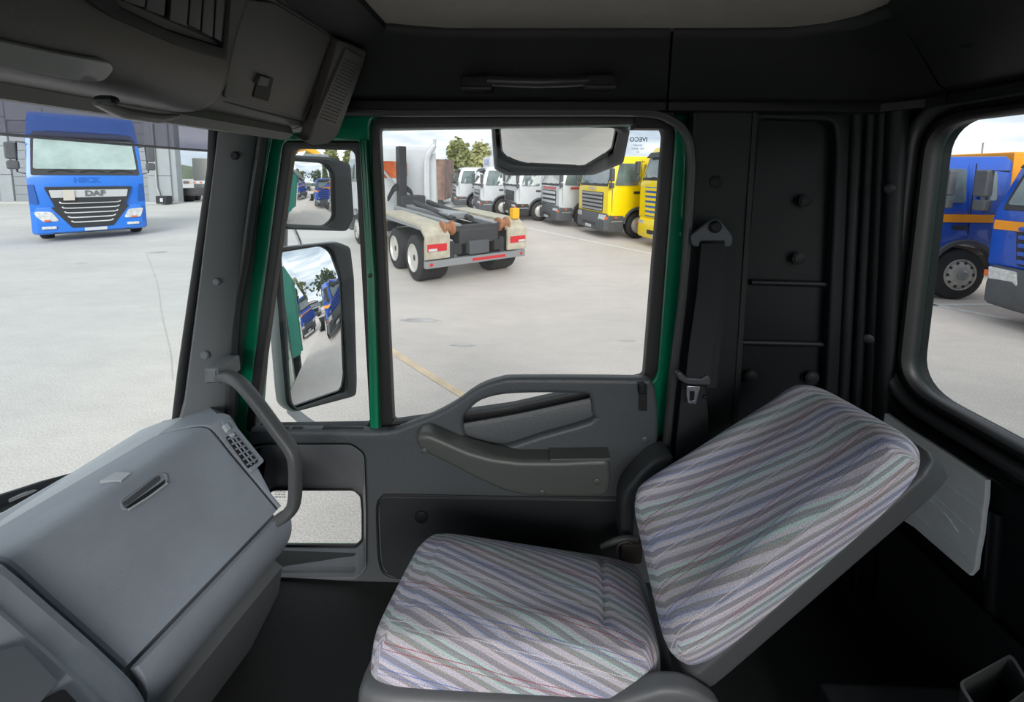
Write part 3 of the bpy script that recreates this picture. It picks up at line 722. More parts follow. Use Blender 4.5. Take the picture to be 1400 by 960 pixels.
for k, (xa, xb, yb) in enumerate(((172, 200, 10), (202, 227, 22), (234, 258, 36), (260, 276, 42), (278, 293, 52), (295, 309, 60))):
    plate('switch_blank', [[PQ(x, y, .009) for x, y in ((xa + 3, -30), (xb + 3, -30), (xb - 2, yb), (xa - 2, yb - 8))]], PQ(xa, 0, .009), n2, 0.008, mat('blank_black', (0.03, 0.032, 0.034), 0.3), oc, bev=0.001)
plate('hook_slot', [fillet([PQ(x, y, -.002) for x, y in ((272, 76), (302, 88), (298, 110), (270, 100))], .002)], PQ(285, 92, -.002), n2, 0.008, M_SLOT, oc)
n3 = Vector((0.75, 0, -0.66)).normalized(); o3 = Vector((-0.455, 0, H + 0.10))
def PU(px, py, lift=0.0): return PN(px, py, o3 + n3 * lift, n3)
lamp = thing('reading_lamp', PU(90, 100), 'clear plastic reading lamp lens in the near end of overhead console', 'lamp')
plate('lamp_lens', [fillet([PU(x, y, .012) for x, y in ((-80, 40), (90, 76), (152, 86), (157, 96), (142, 114), (110, 112), (-80, 78))], .01)], PU(90, 95, .012), n3, 0.006, mat('lens_grey', (0.30, 0.30, 0.30), 0.2, coat=0.5), lamp, bev=0.002)
vis = thing('roller_blind', Vector((-0.56, 0.5, H + 0.09)), 'pale folded interior sun blind under the overhead console edge', 'sun blind')
vr = []
for y in (0.86, 0.84, 0.6, 0.2, -0.9):
    w = 0.0 if y > 0.85 else 1.0
    vr.append([Vector((-0.515, y, H + 0.085)), Vector((-0.525, y, H + 0.075 - 0.004 * w)), Vector((-0.60, y, H + 0.080)), Vector((-0.66, y, H + 0.095)), Vector((-0.66, y, H + 0.12)), Vector((-0.52, y, H + 0.10))])
loft('blind_board', vr, mat('blind_pale', (0.20, 0.197, 0.185), 0.55, grain=.3, gscale=800), vis, ang=40)
cl = PN(190, 150, Vector((0, 0, H + 0.072)), Vector((0, 0, 1)))
tube('blind_pull', [cl + Vector((0.0, -0.045, 0)), cl + Vector((0, -0.02, -0.007)), cl + Vector((0, 0.02, -0.007)), cl + Vector((0, 0.05, 0))], [0.006, 0.011, 0.011, 0.005], mat('pull_grey', (0.2, 0.19, 0.18), 0.35), vis, 12, flat=0.6)
c2 = PN(146, 137, Vector((0, 0, H + 0.075)), Vector((0, 0, 1)))
box('blind_clip', c2, (0.022, 0.012, 0.010), M_DARK, vis, 0.005)
# upper front trim closing the space over the windscreen
structure(loft('wall_front', [[Vector((-0.63, y, H + 0.10)), Vector((-0.64, y, H + 0.085)), Vector((-0.80, y, H + 0.105)), Vector((-0.85, y, H + 0.13)), Vector((-0.85, y, H + 0.30)), Vector((-0.6, y, H + 0.40)), Vector((-0.4, y, H + .40))] for y in (1.03, 0.98, 0.5, 0, -1.05)], M_CONS, ang=35))
structure(box('wall_front_lower', (-1.08, 0, (ZF + H - 0.74) / 2 - 0.02), (0.04, 2.2, H - 0.78 - ZF), M_GREEN))
# driver's side, unseen: wall cut back and door left out to admit light
wl = plate('wall_left', [[Vector((0.72, -1.12, ZF)), Vector((1.05, -1.12, ZF)), Vector((1.05, -1.12, ZC)), Vector((-0.78, -1.12, ZC)), Vector((-0.78, -1.12, ZC - .10)), Vector((0.72, -1.12, ZC - .10))]], (0, -1.12, H), (0, 1, 0), 0.05, M_DOOR)
structure(wl)

# ============================================================ PASSENGER SEAT
def seat_cloth():
    m, t, b = new_mat('striped_seat_cloth')
    N = t.nodes.new; L = t.links.new
    uv = N('ShaderNodeUVMap'); uv.uv_map = 'UVMap'
    sp = N('ShaderNodeSeparateXYZ'); L(uv.outputs[0], sp.inputs[0])
    def math_(op, a, b_=None, c=None):
        n = N('ShaderNodeMath'); n.operation = op
        for i, v in enumerate((a, b_, c)):
            if v is None: continue
            if isinstance(v, (int, float)): n.inputs[i].default_value = v
            else: L(v, n.inputs[i])
        return n.outputs[0]
    no = N('ShaderNodeTexNoise'); no.inputs['Scale'].default_value = 3; L(uv.outputs[0], no.inputs['Vector'])
    wob = math_('MULTIPLY_ADD', no.outputs['Fac'], 0.03, -0.015)
    U, V = sp.outputs['X'], sp.outputs['Y']
    w = math_('ADD', math_('MULTIPLY_ADD', U, 0.50, V), wob)
    w2 = math_('ADD', math_('MULTIPLY_ADD', U, 0.06, V), wob)
    fr = 15.0
    f = math_('FRACT', math_('MULTIPLY', w, fr))
    # soft-edged dark / light bands
    d = math_('ABSOLUTE', math_('SUBTRACT', f, 0.5))
    mr = N('ShaderNodeMapRange'); mr.inputs['From Min'].default_value = 0.22; mr.inputs['From Max'].default_value = 0.27; L(d, mr.inputs['Value'])
    cyc = math_('FRACT', math_('MULTIPLY', w, fr / 6))
    r1 = N('ShaderNodeValToRGB'); r1.color_ramp.interpolation = 'CONSTANT'
    cs = [(0.0, '#c4bec8'), (0.17, '#c4bec8'), (0.33, '#b7cac8'), (0.50, '#c0bac6'), (0.67, '#cbc4cb'), (0.84, '#b6b8cc')]
    r1.color_ramp.elements[0].position = 0; r1.color_ramp.elements[0].color = (*lin(cs[0][1]), 1)
    r1.color_ramp.elements[1].position = cs[1][0]; r1.color_ramp.elements[1].color = (*lin(cs[1][1]), 1)
    for p, c in cs[2:]:
        e = r1.color_ramp.elements.new(p); e.color = (*lin(c), 1)
    L(cyc, r1.inputs['Fac'])
    r2 = N('ShaderNodeValToRGB'); r2.color_ramp.interpolation = 'CONSTANT'
    cs = [(0.0, '#94929a'), (0.17, '#9c9a98'), (0.33, '#949e9e'), (0.50, '#95929a'), (0.67, '#9c989e'), (0.84, '#8e92a8')]
    r2.color_ramp.elements[0].position = 0; r2.color_ramp.elements[0].color = (*lin(cs[0][1]), 1)
    r2.color_ramp.elements[1].position = cs[1][0]; r2.color_ramp.elements[1].color = (*lin(cs[1][1]), 1)
    for p, c in cs[2:]:
        e = r2.color_ramp.elements.new(p); e.color = (*lin(c), 1)
    L(math_('FRACT', math_('ADD', cyc, 0.08)), r2.inputs['Fac'])
    def mix(fac, a, b_, bt='MIX'):
        x = N('ShaderNodeMix'); x.data_type = 'RGBA'; x.blend_type = bt
        if isinstance(fac, (int, float)): x.inputs['Factor'].default_value = fac
        else: L(fac, x.inputs['Factor'])
        for s, v in (('A', a), ('B', b_)):
            if isinstance(v, tuple): x.inputs[s].default_value = (*v, 1)
            else: L(v, x.inputs[s])
        return x.outputs['Result']
    c = mix(mr.outputs['Result'], r2.outputs['Color'], r1.outputs['Color'])
    # thin coloured threads, stitched, at a slightly different slant
    dash = math_('GREATER_THAN', math_('FRACT', math_('MULTIPLY', U, 120)), 0.18)
    def thread(c, off, col, per=2.6, width=0.035, amt=0.85):
        g = math_('FRACT', math_('ADD', math_('MULTIPLY', w2, per), off))
        k = math_('LESS_THAN', g, width)
        return mix(math_('MULTIPLY', math_('MULTIPLY', k, dash), amt), c, lin(col))
    for off, col, a_ in ((0.02, '#a03a48', .75), (0.10, '#a8404c', .7), (0.36, '#4c66b4', .7), (0.43, '#5d74b8', .6), (0.66, '#dcdadc', .75), (0.73, '#d0ced2', .6)):
        c = thread(c, off, col, 2.6, 0.014, min(1, a_ * 1.1))
    # faded blotch and weave
    n2 = N('ShaderNodeTexNoise'); n2.inputs['Scale'].default_value = 2.3; n2.inputs['Detail'].default_value = 5; L(uv.outputs[0], n2.inputs['Vector'])
    r3 = N('ShaderNodeValToRGB'); r3.color_ramp.elements[0].position = .3; r3.color_ramp.elements[1].position = .7
    r3.color_ramp.elements[0].color = (.86, .84, .80, 1); r3.color_ramp.elements[1].color = (1.03, 1.03, 1.05, 1); L(n2.outputs['Fac'], r3.inputs['Fac'])
    c = mix(1.0, c, r3.outputs['Color'], 'MULTIPLY')
    wv = N('ShaderNodeTexNoise'); wv.inputs['Scale'].default_value = 170; wv.inputs['Detail'].default_value = 2; wv.inputs['Roughness'].default_value = 0.9
    mp_ = N('ShaderNodeMapping'); mp_.inputs['Scale'].default_value = (1.5, 1, 1); L(uv.outputs[0], mp_.inputs[0]); L(mp_.outputs[0], wv.inputs['Vector'])
    r4 = N('ShaderNodeValToRGB'); r4.color_ramp.elements[0].position = .33; r4.color_ramp.elements[1].position = .67
    r4.color_ramp.elements[0].color = (.60, .60, .61, 1); r4.color_ramp.elements[1].color = (1.5, 1.5, 1.5, 1); L(wv.outputs['Fac'], r4.inputs['Fac'])
    c = mix(1.0, c, r4.outputs['Color'], 'MULTIPLY')
    L(c, b.inputs['Base Color']); b.inputs['Roughness'].default_value = 0.95; b.inputs['Specular IOR Level'].default_value = 0.2
    bu = N('ShaderNodeBump'); bu.inputs['Strength'].default_value = 0.5; bu.inputs['Distance'].default_value = 0.001
    L(wv.outputs['Fac'], bu.inputs['Height']); L(bu.outputs[0], b.inputs['Normal'])
    return m
M_CLOTH = seat_cloth()
def pad(name, NF, NR, FF, FR, th, m, parent, p=7.0, seg=44, fn=None, uvo=(0, 0), lo=-1.0, hi=1.0, pz=None, shear=0.0):
    """a stuffed block on four top corners: a runs front to rear, b from the near side to the far one"""
    NF, NR, FF, FR = map(Vector, (NF, NR, FF, FR))
    nrm = (NR - NF).cross(FF - NF).normalized()
    bm = bmesh.new(); bmesh.ops.create_cube(bm, size=2)
    bmesh.ops.subdivide_edges(bm, edges=bm.edges[:], cuts=seg, use_grid_fill=True)
    uvl = bm.loops.layers.uv.new('UVMap'); raw = {}
    pz = pz or p
    for v in bm.verts:
        q = v.co.copy(); raw[v.index] = None
        s = (abs(q.x) ** p + abs(q.y) ** p + abs(q.z) ** pz) ** (1 / p); mx = max(abs(q.x), abs(q.y), abs(q.z))
        q2 = q * (mx / s)
        a, b_, c = (q2.x + 1) / 2, (q2.y + 1) / 2, q2.z
        c = max(c, lo)
        pos = NF.lerp(NR, a).lerp(FF.lerp(FR, a), b_) + nrm * ((c - 1) * th / 2)
        if fn: pos += nrm * fn(a, b_, c)
        raw[v.index] = (a + (0.25 * (1 - c) if q.x > .999 else (-0.25 * (1 - c) if q.x < -.999 else 0)), b_ + (0.22 * (1 - c) if q.y > .999 else (-0.22 * (1 - c) if q.y < -.999 else 0)))
        v.co = pos
    for f in bm.faces:
        for l in f.loops:
            u = raw[l.vert.index]; l[uvl].uv = (u[0] + uvo[0], u[1] + uvo[1] + shear * u[0])
    return bm_obj(name, bm, m, parent, True, 60)
seat = thing('passenger_seat', (0.1, 0.78, ZF), 'reclined passenger seat in worn grey striped cloth on a grey plastic shell', 'seat')
def bump(x, c, w): return math.exp(-((x - c) / w) ** 2)
def cush(a, b, c):
    if c < -0.2: return 0
    k = 1.0 if c > .6 else (c + .2) / .8
    z = 0.012 * math.sin(PI * min(max(b, 0), 1)) * (1 if a > .1 else .6)
    z -= 0.009 * bump(a, 0.80, 0.014) * max(0, min(1, (b - .12) / .08)) * max(0, min(1, (.9 - b) / .08))
    z -= 0.020 * max(0, (a - .80) / .2) * math.sin(PI * min(max(b, 0), 1))
    z -= 0.022 * max(0, b - .72) / .28
    z += 0.006 * bump(b, 0.16, 0.08) * bump(a, .6, .3)
    return z * k
NFc, NRc, FFc, FRc = PY(496, 872, 0.60), PY(912, 898, 0.615), PY(586, 706, 0.93), PY(880, 752, 0.93)
pad('seat_cushion', NFc, NRc, FFc, FRc, 0.13, M_CLOTH, seat, 8.0, 44, cush, pz=4.0, shear=0.24)
# stitched welt across the rear of the cushion
def cpt(a, b, lift=0.0):
    nrm = (NRc - NFc).cross(FFc - NFc).normalized()
    return NFc.lerp(NRc, a).lerp(FFc.lerp(FRc, a), b) + nrm * (cush(a, b, 1) + lift)
def backf(a, b, c):
    if c < 0: return 0
    z = 0.016 * bump(b, 0.14, 0.10) * bump(a, .5, .35) + 0.014 * bump(b, 0.9, 0.10) - 0.004 * bump(a, .35, .2)
    z += 0.012 * bump(a, 0.93, 0.10) - 0.014 * max(0, .1 - a) / .1
    return z * c
NFb, NRb, FFb, FRb = PY(902, 922, 0.605), PY(1268, 602, 0.625), PY(850, 668, 0.93), PY(1104, 514, 0.93)
pad('backrest', NFb, NRb, FFb, FRb, 0.09, M_CLOTH, seat, 6.5, 44, backf, uvo=(0.3, 0.41), pz=3.2)
# shells
nb = (NRb - NFb).cross(FFb - NFb).normalized(); nc = (NRc - NFc).cross(FFc - NFc).normalized()
da = (NRb - NFb).normalized(); dbv = (FFb - NFb).normalized()
def off(p, n, d, a=0, b=0): return p + n * d + da * a + dbv * b
sh_ = [off(NFb, nb, -.056, .0, .0), off(NRb, nb, -.052, .0, .0), off(FFb, nb, -.056, .02, .0), off(FRb, nb, -.052, .0, .0)]
pad('backrest_shell', *sh_, 0.055, M_SHELL, seat, 16.0, 14, lambda a, b, c: (0.010 * bump(a, 1.0, .04) if c > 0 else 0), pz=10)
dc = (NRc - NFc).normalized(); dbc = (FFc - NFc).normalized()
def offc(p, d, a=0, b=0): return p + nc * d + dc * a + dbc * b
M_BASE = mat('seat_base_grey', (0.12, 0.125, 0.13), 0.42, grain=0.3, gscale=900)
pad('cushion_shell', offc(NFc, -.072, -.006, -.014), offc(NRc, -.066, .03, -.014), offc(FFc, -.08, -.006, .01), offc(FRc, -.08, .03, .01), 0.07, M_BASE, seat, 12, 14, None, pz=6)
# hinge cover on the near side
hc = [(800, 1000), (822, 972), (862, 958), (905, 945), (935, 946), (960, 955), (985, 972), (1000, 1000), (990, 1060), (830, 1060)]
plY('hinge_cover', [hc], 0.585, 0.032, M_BASE, seat, bev=0.010, r=0.012, seg=4)
box('seat_base', (0.02, 0.80, (ZF + NFc.z - .17) / 2), (0.36, 0.26, NFc.z - .17 - ZF), M_BLACK, seat, 0.01)
# far-side recliner lever with its loop
tube('recliner_lever', cr([PY(822, 749, 0.95), PY(838, 741, 0.95), PY(855, 736, 0.95), PY(872, 737, 0.95)], 4), 0.008, M_BAR, seat, 10)
tube('lever_loop', cr([PY(843, 756, 0.94), PY(846, 745, 0.94), PY(860, 741, 0.94), PY(868, 750, 0.94)], 4), 0.0022, mat('brown_cable', (0.12, 0.09, 0.07), 0.5), seat, 8)
box('seat_pivot', PY(862, 752, 0.95), (0.06, 0.03, 0.06), mat('brown_pivot', (0.05, 0.042, 0.038), 0.5), seat, 0.01)
# blotches worn into the cloth are in the cloth; a tiny thread tag on the welt
# ============================================================ SEAT BELT
sb = thing('seat_belt', PY(972, 320, 1.0), 'black seat belt hanging from its pillar anchor with a steel tongue', 'seat belt')
M_ANC = mat('anchor_grey', (0.065, 0.075, 0.085), 0.4)
anc = [(974, 299), (984, 300), (1003, 324), (1001, 338), (990, 338), (992, 330), (957, 330), (957, 338), (948, 337), (945, 322)]
plY('anchor_bracket', [anc], 1.0, 0.012, M_ANC, sb, bev=0.004, r=[.012, .012, .01, .008, .004, .002, .002, .004, .008, .01])
lathe('anchor_bolt', [(0.016, 0), (0.016, 0.006), (0.012, 0.012), (0, 0.013)], PY(977, 310, 1.0), (0, -1, 0), M_BLACK, sb, 20)
def strap(name, L_, R_, Ys, m, th=0.0018):
    rings = []
    for l, r, y in zip(L_, R_, Ys):
        a, b = PY(*l, y), PY(*r, y); n = 6; row = [a.lerp(b, k / n) for k in range(n + 1)]
        rings.append([p + Vector((0, -th, 0)) for p in row] + [p + Vector((0, th, 0)) for p in row[::-1]])
    return loft(name, rings, m, sb)
strap('webbing', [(959, 333), (953, 400), (943, 470), (938, 515), (934, 522)], [(992, 333), (990, 400), (975, 470), (969, 518), (967, 524)], [1.005, 1.0, .995, .985, .985], M_BELT)
strap('webbing_return', [(960, 345), (958, 420), (962, 480), (966, 530)], [(992, 345), (990, 420), (984, 480), (979, 530)], [1.012, 1.013, 1.014, 1.014], M_BELT)
strap('lap_webbing', [(933, 524), (929, 560), (925, 600), (922, 640), (918, 700)], [(963, 528), (967, 560), (969, 600), (968, 640), (966, 700)], [.995, 1.0, 1.0, 1.0, .99], M_BELT)
plY('tongue_cover', [[(925, 511), (931, 509), (939, 517), (960, 518), (967, 513), (972, 517), (972, 527), (958, 527), (940, 526), (929, 520)]], 0.975, 0.02, mat('tongue_grey', (0.06, 0.062, 0.068), 0.45), sb, bev=0.004, r=0.004)
plY('steel_tongue', [[(939, 528), (958, 529), (955, 538), (952, 553), (941, 552), (939, 540)], [(943, 535), (950, 535), (949, 548), (943, 548)]], 0.972, 0.003, M_STEEL, sb, bev=0.0008, r=0.0035)
button('stop_stud', PY(963, 542, 0.996), (0, -1, 0), 0.006, M_BLACK, sb, 0.006)

# ============================================================ WHITE FOAM BOARD AND STORAGE BOX ON THE REAR WALL
XF = XR - 0.028
fb = thing('foam_board', PX(1290, 700, XF), 'torn white foam board lying against the rear wall under the window', 'board')
fbm = plate('board', [[PX(x, y, XF) for x, y in ((1202, 559), (1240, 585), (1290, 617), (1340, 650), (1348, 656), (1347, 680), (1344, 700), (1341, 730), (1335, 760), (1333, 778), (1325, 787), (1290, 757), (1250, 722), (1200, 690))]], (XF, 0, H), (-1, 0, 0), 0.012, M_FOAM, fb, bev=0.003)
for pts in (((1235, 640), (1290, 690), (1330, 728)), ((1240, 655), (1300, 712)), ((1262, 640), (1341, 700)), ((1248, 700), (1290, 738), (1328, 768)), ((1290, 700), (1310, 728)), ((1300, 662), (1345, 690))):
    tube('crease', [PX(x, y, XF - .0005) for x, y in pts], 0.0016, M_FOAM, fb, 6)
sbx = thing('storage_box', (0.62, 0.42, ZF), 'open black plastic storage box at the foot of the rear wall', 'box')
zt = H - 0.80
q = [PZ(1309, 934, zt), PZ(1383, 893, zt), PZ(1412, 940, zt), PZ(1345, 990, zt)]
cen = sum(q, Vector()) / 4
def qs(f, z): return fillet([Vector((cen.x + (p.x - cen.x) * f, cen.y + (p.y - cen.y) * f, z)) for p in q], 0.012)
M_BOX = mat('box_grey', (0.04, 0.042, 0.042), 0.45)
loft('box_wall', [qs(0.9, zt - 0.22), qs(1.0, zt), qs(0.9, zt), qs(0.8, zt - 0.2)], M_BOX, sbx, True, True)
oi = box('orange_insert', (cen.x + .03, cen.y - .03, zt - 0.1), (0.03, 0.03, 0.05), mat('insert_orange', '#c2521c', 0.5), sbx, 0.004)
# tunnel panel the box stands on
structure(plate('trim_9', [[Vector((XR - 0.03, 0.99, ZF)), Vector((XR - 0.03, -1.0, ZF)), Vector((XR - 0.03, -1.0, H - 0.92)), Vector((XR - 0.03, 0.99, H - 0.92))]], (XR - .03, 0, H), (-1, 0, 0), 0.01, M_BLACK, bev=0.003))
box('box_shelf', (cen.x, cen.y - .05, (ZF + zt - 0.22) / 2), (0.30, 0.40, zt - 0.22 - ZF), M_BLACK, sbx, 0.01)

# ============================================================ OUTSIDE MIRRORS
def mirror_glass(name, outline_px, o, n, rad, m, parent, res=26, r=0.02):
    """convex glass: outline on the plane, surface bowed outwards with radius rad"""
    n = Vector(n).normalized(); o = Vector(o)
    pts = fillet([PN(x, y, o, n) for x, y in outline_px], r, 6)
    c = sum(pts, Vector()) / len(pts)
    bm = bmesh.new(); K = 12; rings = []
    for k in range(1, K + 1):
        f = k / K; row = []
        for p in pts:
            q = c + (p - c) * f; d = (q - c).length
            row.append(bm.verts.new(q + n * (-(d * d) / (2 * rad))))
        rings.append(row)
    cv = bm.verts.new(c); N = len(pts)
    for i in range(N): bm.faces.new((cv, rings[0][i], rings[0][(i + 1) % N]))
    for k in range(K - 1):
        for i in range(N):
            j = (i + 1) % N; bm.faces.new((rings[k][i], rings[k + 1][i], rings[k + 1][j], rings[k][j]))
    return bm_obj(name, bm, m, parent, True, 80), c, pts
def mirror(name, label, gl, hous, o, refl, rad, deep, par=None, r=0.02, rh=0.03, tiltv=0.0):
    o = Vector(o); d = (o - Vector((0, 0, H))).normalized()
    n = (Vector(refl).normalized() - d).normalized()
    t = thing(name, o, label, 'mirror')
    g, c, pts = mirror_glass('mirror_glass', gl, o + n * 0.004, n, rad, M_MIRR, t, r=r)
    hp = fillet([PN(x, y, o, n) for x, y in hous], rh, 6)
    hc_ = sum(hp, Vector()) / len(hp)
    s = lambda f, k: [hc_ + (p - hc_) * f - n * k for p in hp]
    inner = [hc_ + (p - hc_) * 0.93 for p in hp]
    gi = fillet([PN(x, y, o, n) for x, y in gl], r, 6)
    # match the point counts: rim between the glass edge and the shell edge
    gi2 = [gc for gc in gi]
    if len(gi2) == len(hp):
        loft('mirror_rim', [[p - n * .004 for p in gi2], [p + n * .006 for p in gi2], [p + n * .010 for p in [a.lerp(b, .5) for a, b in zip(gi2, hp)]], [p + n * .004 for p in hp]], M_RUB2, t, True, False)
    sb_ = loft_bm([[p + n * .004 for p in hp], s(1.015, .01), s(1.0, deep * .5), s(0.9, deep * .85), s(0.62, deep)], True, False)
    sb_.verts.ensure_lookup_table(); sb_.faces.new(sb_.verts[-len(hp):])
    bm_obj('mirror_shell', sb_, M_MIRH, t, True, 50)
    return t, n, hc_
M_RUB2 = mat('mirror_rim_black', (0.035, 0.038, 0.04), 0.4)
m1, n1, c1 = mirror('wide_mirror_large', 'tall rectangular main door mirror, the lower of the two beyond the quarter glass',
    [(383, 344), (446, 334), (457, 342), (466, 380), (475, 520), (474, 535), (404, 559), (397, 548)], [(372, 340), (460, 331), (478, 338), (483, 380), (487, 520), (486, 541), (402, 563), (390, 552)],
    PY(430, 450, 1.42), (1.0, 0.20, -0.10), 2.4, 0.10, rh=0.02)
m2, n2_, c2_ = mirror('wide_angle_mirror', 'small square wide-angle mirror above the main door mirror',
    [(397, 218), (446, 222), (457, 236), (458, 300), (446, 310), (392, 308), (386, 298)], [(389, 212), (452, 215), (478, 224), (483, 296), (474, 316), (386, 313), (381, 302)],
    PY(425, 265, 1.42), (1.0, 0.24, -0.13), 0.8, 0.09, rh=0.02)
m1.name = 'door_mirror'
tube('mirror_arm', cr([PY(398, 560, 1.52), PY(415, 575, 1.45), PY(438, 592, 1.34), PY(470, 625, 1.2)], 4), 0.018, M_MIRH, m1, 12)
tube('mirror_arm', cr([PY(402, 312, 1.56), PY(408, 325, 1.56), PY(412, 336, 1.56)], 3), 0.008, M_STEEL, m2, 10)
tube('mirror_pole', [PY(384, 300, 1.60), PY(383, 345, 1.60)], 0.028, M_MIRH, m2, 12)
# kerb mirror hung over the door window, its convex glass facing down and in
kt_o = PY(765, 205, 1.30)
m3, n3_, c3 = mirror('kerb_mirror', 'rounded kerb mirror hanging outside above the door glass', [(676, 172), (838, 172), (846, 180), (838, 212), (800, 234), (700, 235), (680, 226)],
    [(672, 169), (851, 170), (861, 178), (852, 222), (812, 238), (692, 239), (676, 230)], kt_o, (0.02, 0.62, -1.0), 1.0, 0.07, rh=0.015, r=0.015)
tube('mirror_arm', [PY(765, 172, 1.33), PY(765, 150, 1.18)], 0.02, M_MIRH, m3, 10)

# ============================================================ TRUCKS
M_TYRE = mat('tyre', (0.022, 0.022, 0.024), 0.75, grain=0.6, gscale=60, vary=0.2, vscale=8)
M_RIM = mat('rim_steel', (0.52, 0.50, 0.46), 0.45, metal=0.2, vary=0.15, vscale=8)
M_CHAS = mat('chassis_dark', (0.035, 0.036, 0.04), 0.6, vary=0.25, vscale=6)
M_PLAS = mat('truck_plastic', (0.075, 0.08, 0.088), 0.55, vary=0.15, vscale=5)
M_PLAD = mat('truck_plastic_dark', (0.022, 0.023, 0.026), 0.5)
M_SCR = mat('truck_screen', (0.13, 0.17, 0.17), 0.06, spec=0.9, coat=1.0, vary=0.35, vscale=1.6)
M_LAMP = mat('truck_headlamp', (0.55, 0.57, 0.58), 0.12, coat=1.0, vary=0.35, vscale=14)
M_AMB = mat('amber_lens', '#d8672a', 0.3)
M_RED = mat('red_lens', '#c01f28', 0.3, coat=0.5)
M_CHR = mat('chrome_bar', (0.78, 0.79, 0.80), 0.18, metal=0.7)
M_ALU = mat('grey_metal', (0.32, 0.33, 0.34), 0.4, metal=0.5)
WHITE = mat('paint_white', (0.52, 0.54, 0.56), 0.3, vary=0.05, vscale=3, coat=0.4)
YELLOW = mat('paint_yellow', '#f0d20c', 0.3, vary=0.04, vscale=3, coat=0.4)
BLUE = mat('paint_blue', '#1450b8', 0.28, vary=0.06, vscale=3, coat=0.4)
DBLUE = mat('paint_bright_blue', '#1f6fd0', 0.28, vary=0.05, vscale=3, coat=0.5)
ORANGE = mat('paint_orange', '#f09a18', 0.4, vary=0.05, vscale=3)
ORED = mat('paint_orange_red', '#c8562c', 0.45, vary=0.15, vscale=3)
GREY = mat('paint_grey', (0.30, 0.31, 0.33), 0.4, vary=0.1, vscale=3)

def wheel(par, x, y, side, r=0.5, w=0.3, dual=False, nuts=False, rim=None):
    """side: +1 / -1 the outward direction along x"""
    ax = (side, 0, 0); c = Vector((x, y, r)); w2 = w * (2.1 if dual else 1)
    ty = lathe('tyre', [(r * 0.56, -w2 * .5), (r * 0.60, 0), (r * 0.86, 0.0), (r * 0.97, -0.03), (r, -0.08), (r, -w2 + 0.05), (r * 0.95, -w2), (r * 0.6, -w2)], c, ax, M_TYRE, par, 28)
    rm = lathe('rim', [(r * 0.61, -0.03), (r * 0.61, 0.008), (r * 0.57, 0.008), (r * 0.55, -0.02), (r * 0.52, -0.012 - (0.03 if dual else 0)), (r * 0.36, 0.030 - (0.10 if dual else 0)), (r * 0.30, 0.034 - (.10 if dual else 0)), (0, 0.034 - (.10 if dual else 0))], c, ax, rim or M_RIM, ty, 28, 25)
    h0 = 0.03 if not dual else -.08
    lathe('hub', [(r * 0.20, h0 - .02), (r * 0.20, h0 + 0.03), (r * 0.14, h0 + 0.05), (0, h0 + 0.055)], c, ax, M_ALU if not dual else M_CHAS, ty, 16, 25)
    if nuts:
        a_ = Vector((0, 1, 0)); b_ = Vector((0, 0, 1))
        for k in range(10):
            an = 2 * PI * k / 10
            p = c + (a_ * math.cos(an) + b_ * math.sin(an)) * r * 0.47 + Vector((side * 0.006, 0, 0))
            lathe('hand_hole', [(0.028, 0), (0.028, 0.008), (0, 0.008)], p, ax, M_PLAD, ty, 10)
    return ty
def yz_poly(name, pts, x0, x1, m, par, bev=0.0, taper=None, seg=2):
    bm = bmesh.new()
    A = [bm.verts.new((x0, y, z)) for y, z in pts]; B = [bm.verts.new((x1, y, z)) for y, z in pts]
    bm.faces.new(A); bm.faces.new(B[::-1]); n = len(pts)
    for i in range(n): bm.faces.new((A[i], B[i], B[(i + 1) % n], A[(i + 1) % n]))
    bmesh.ops.recalc_face_normals(bm, faces=bm.faces)
    if bev: bmesh.ops.bevel(bm, geom=[e for e in bm.edges if abs(e.verts[0].co.x - e.verts[1].co.x) < 1e-4 or e.calc_face_angle(0) > 0.35], offset=bev, segments=seg, affect='EDGES', profile=0.5, clamp_overlap=True)
    if taper:
        for v in bm.verts: v.co.x *= taper(v.co.z, v.co.y)
    return bm_obj(name, bm, m, par, True, 28)
def quad_plate(name, P4, th, m, par, bev=0.0, r=0.0, off=0.0):
    P4 = [Vector(p) for p in P4]; n = (P4[1] - P4[0]).cross(P4[3] - P4[0]).normalized()
    P4 = [p + n * off for p in P4]
    return plate(name, [fillet(P4, r) if r else P4], P4[0], n, th, m, par, bev)
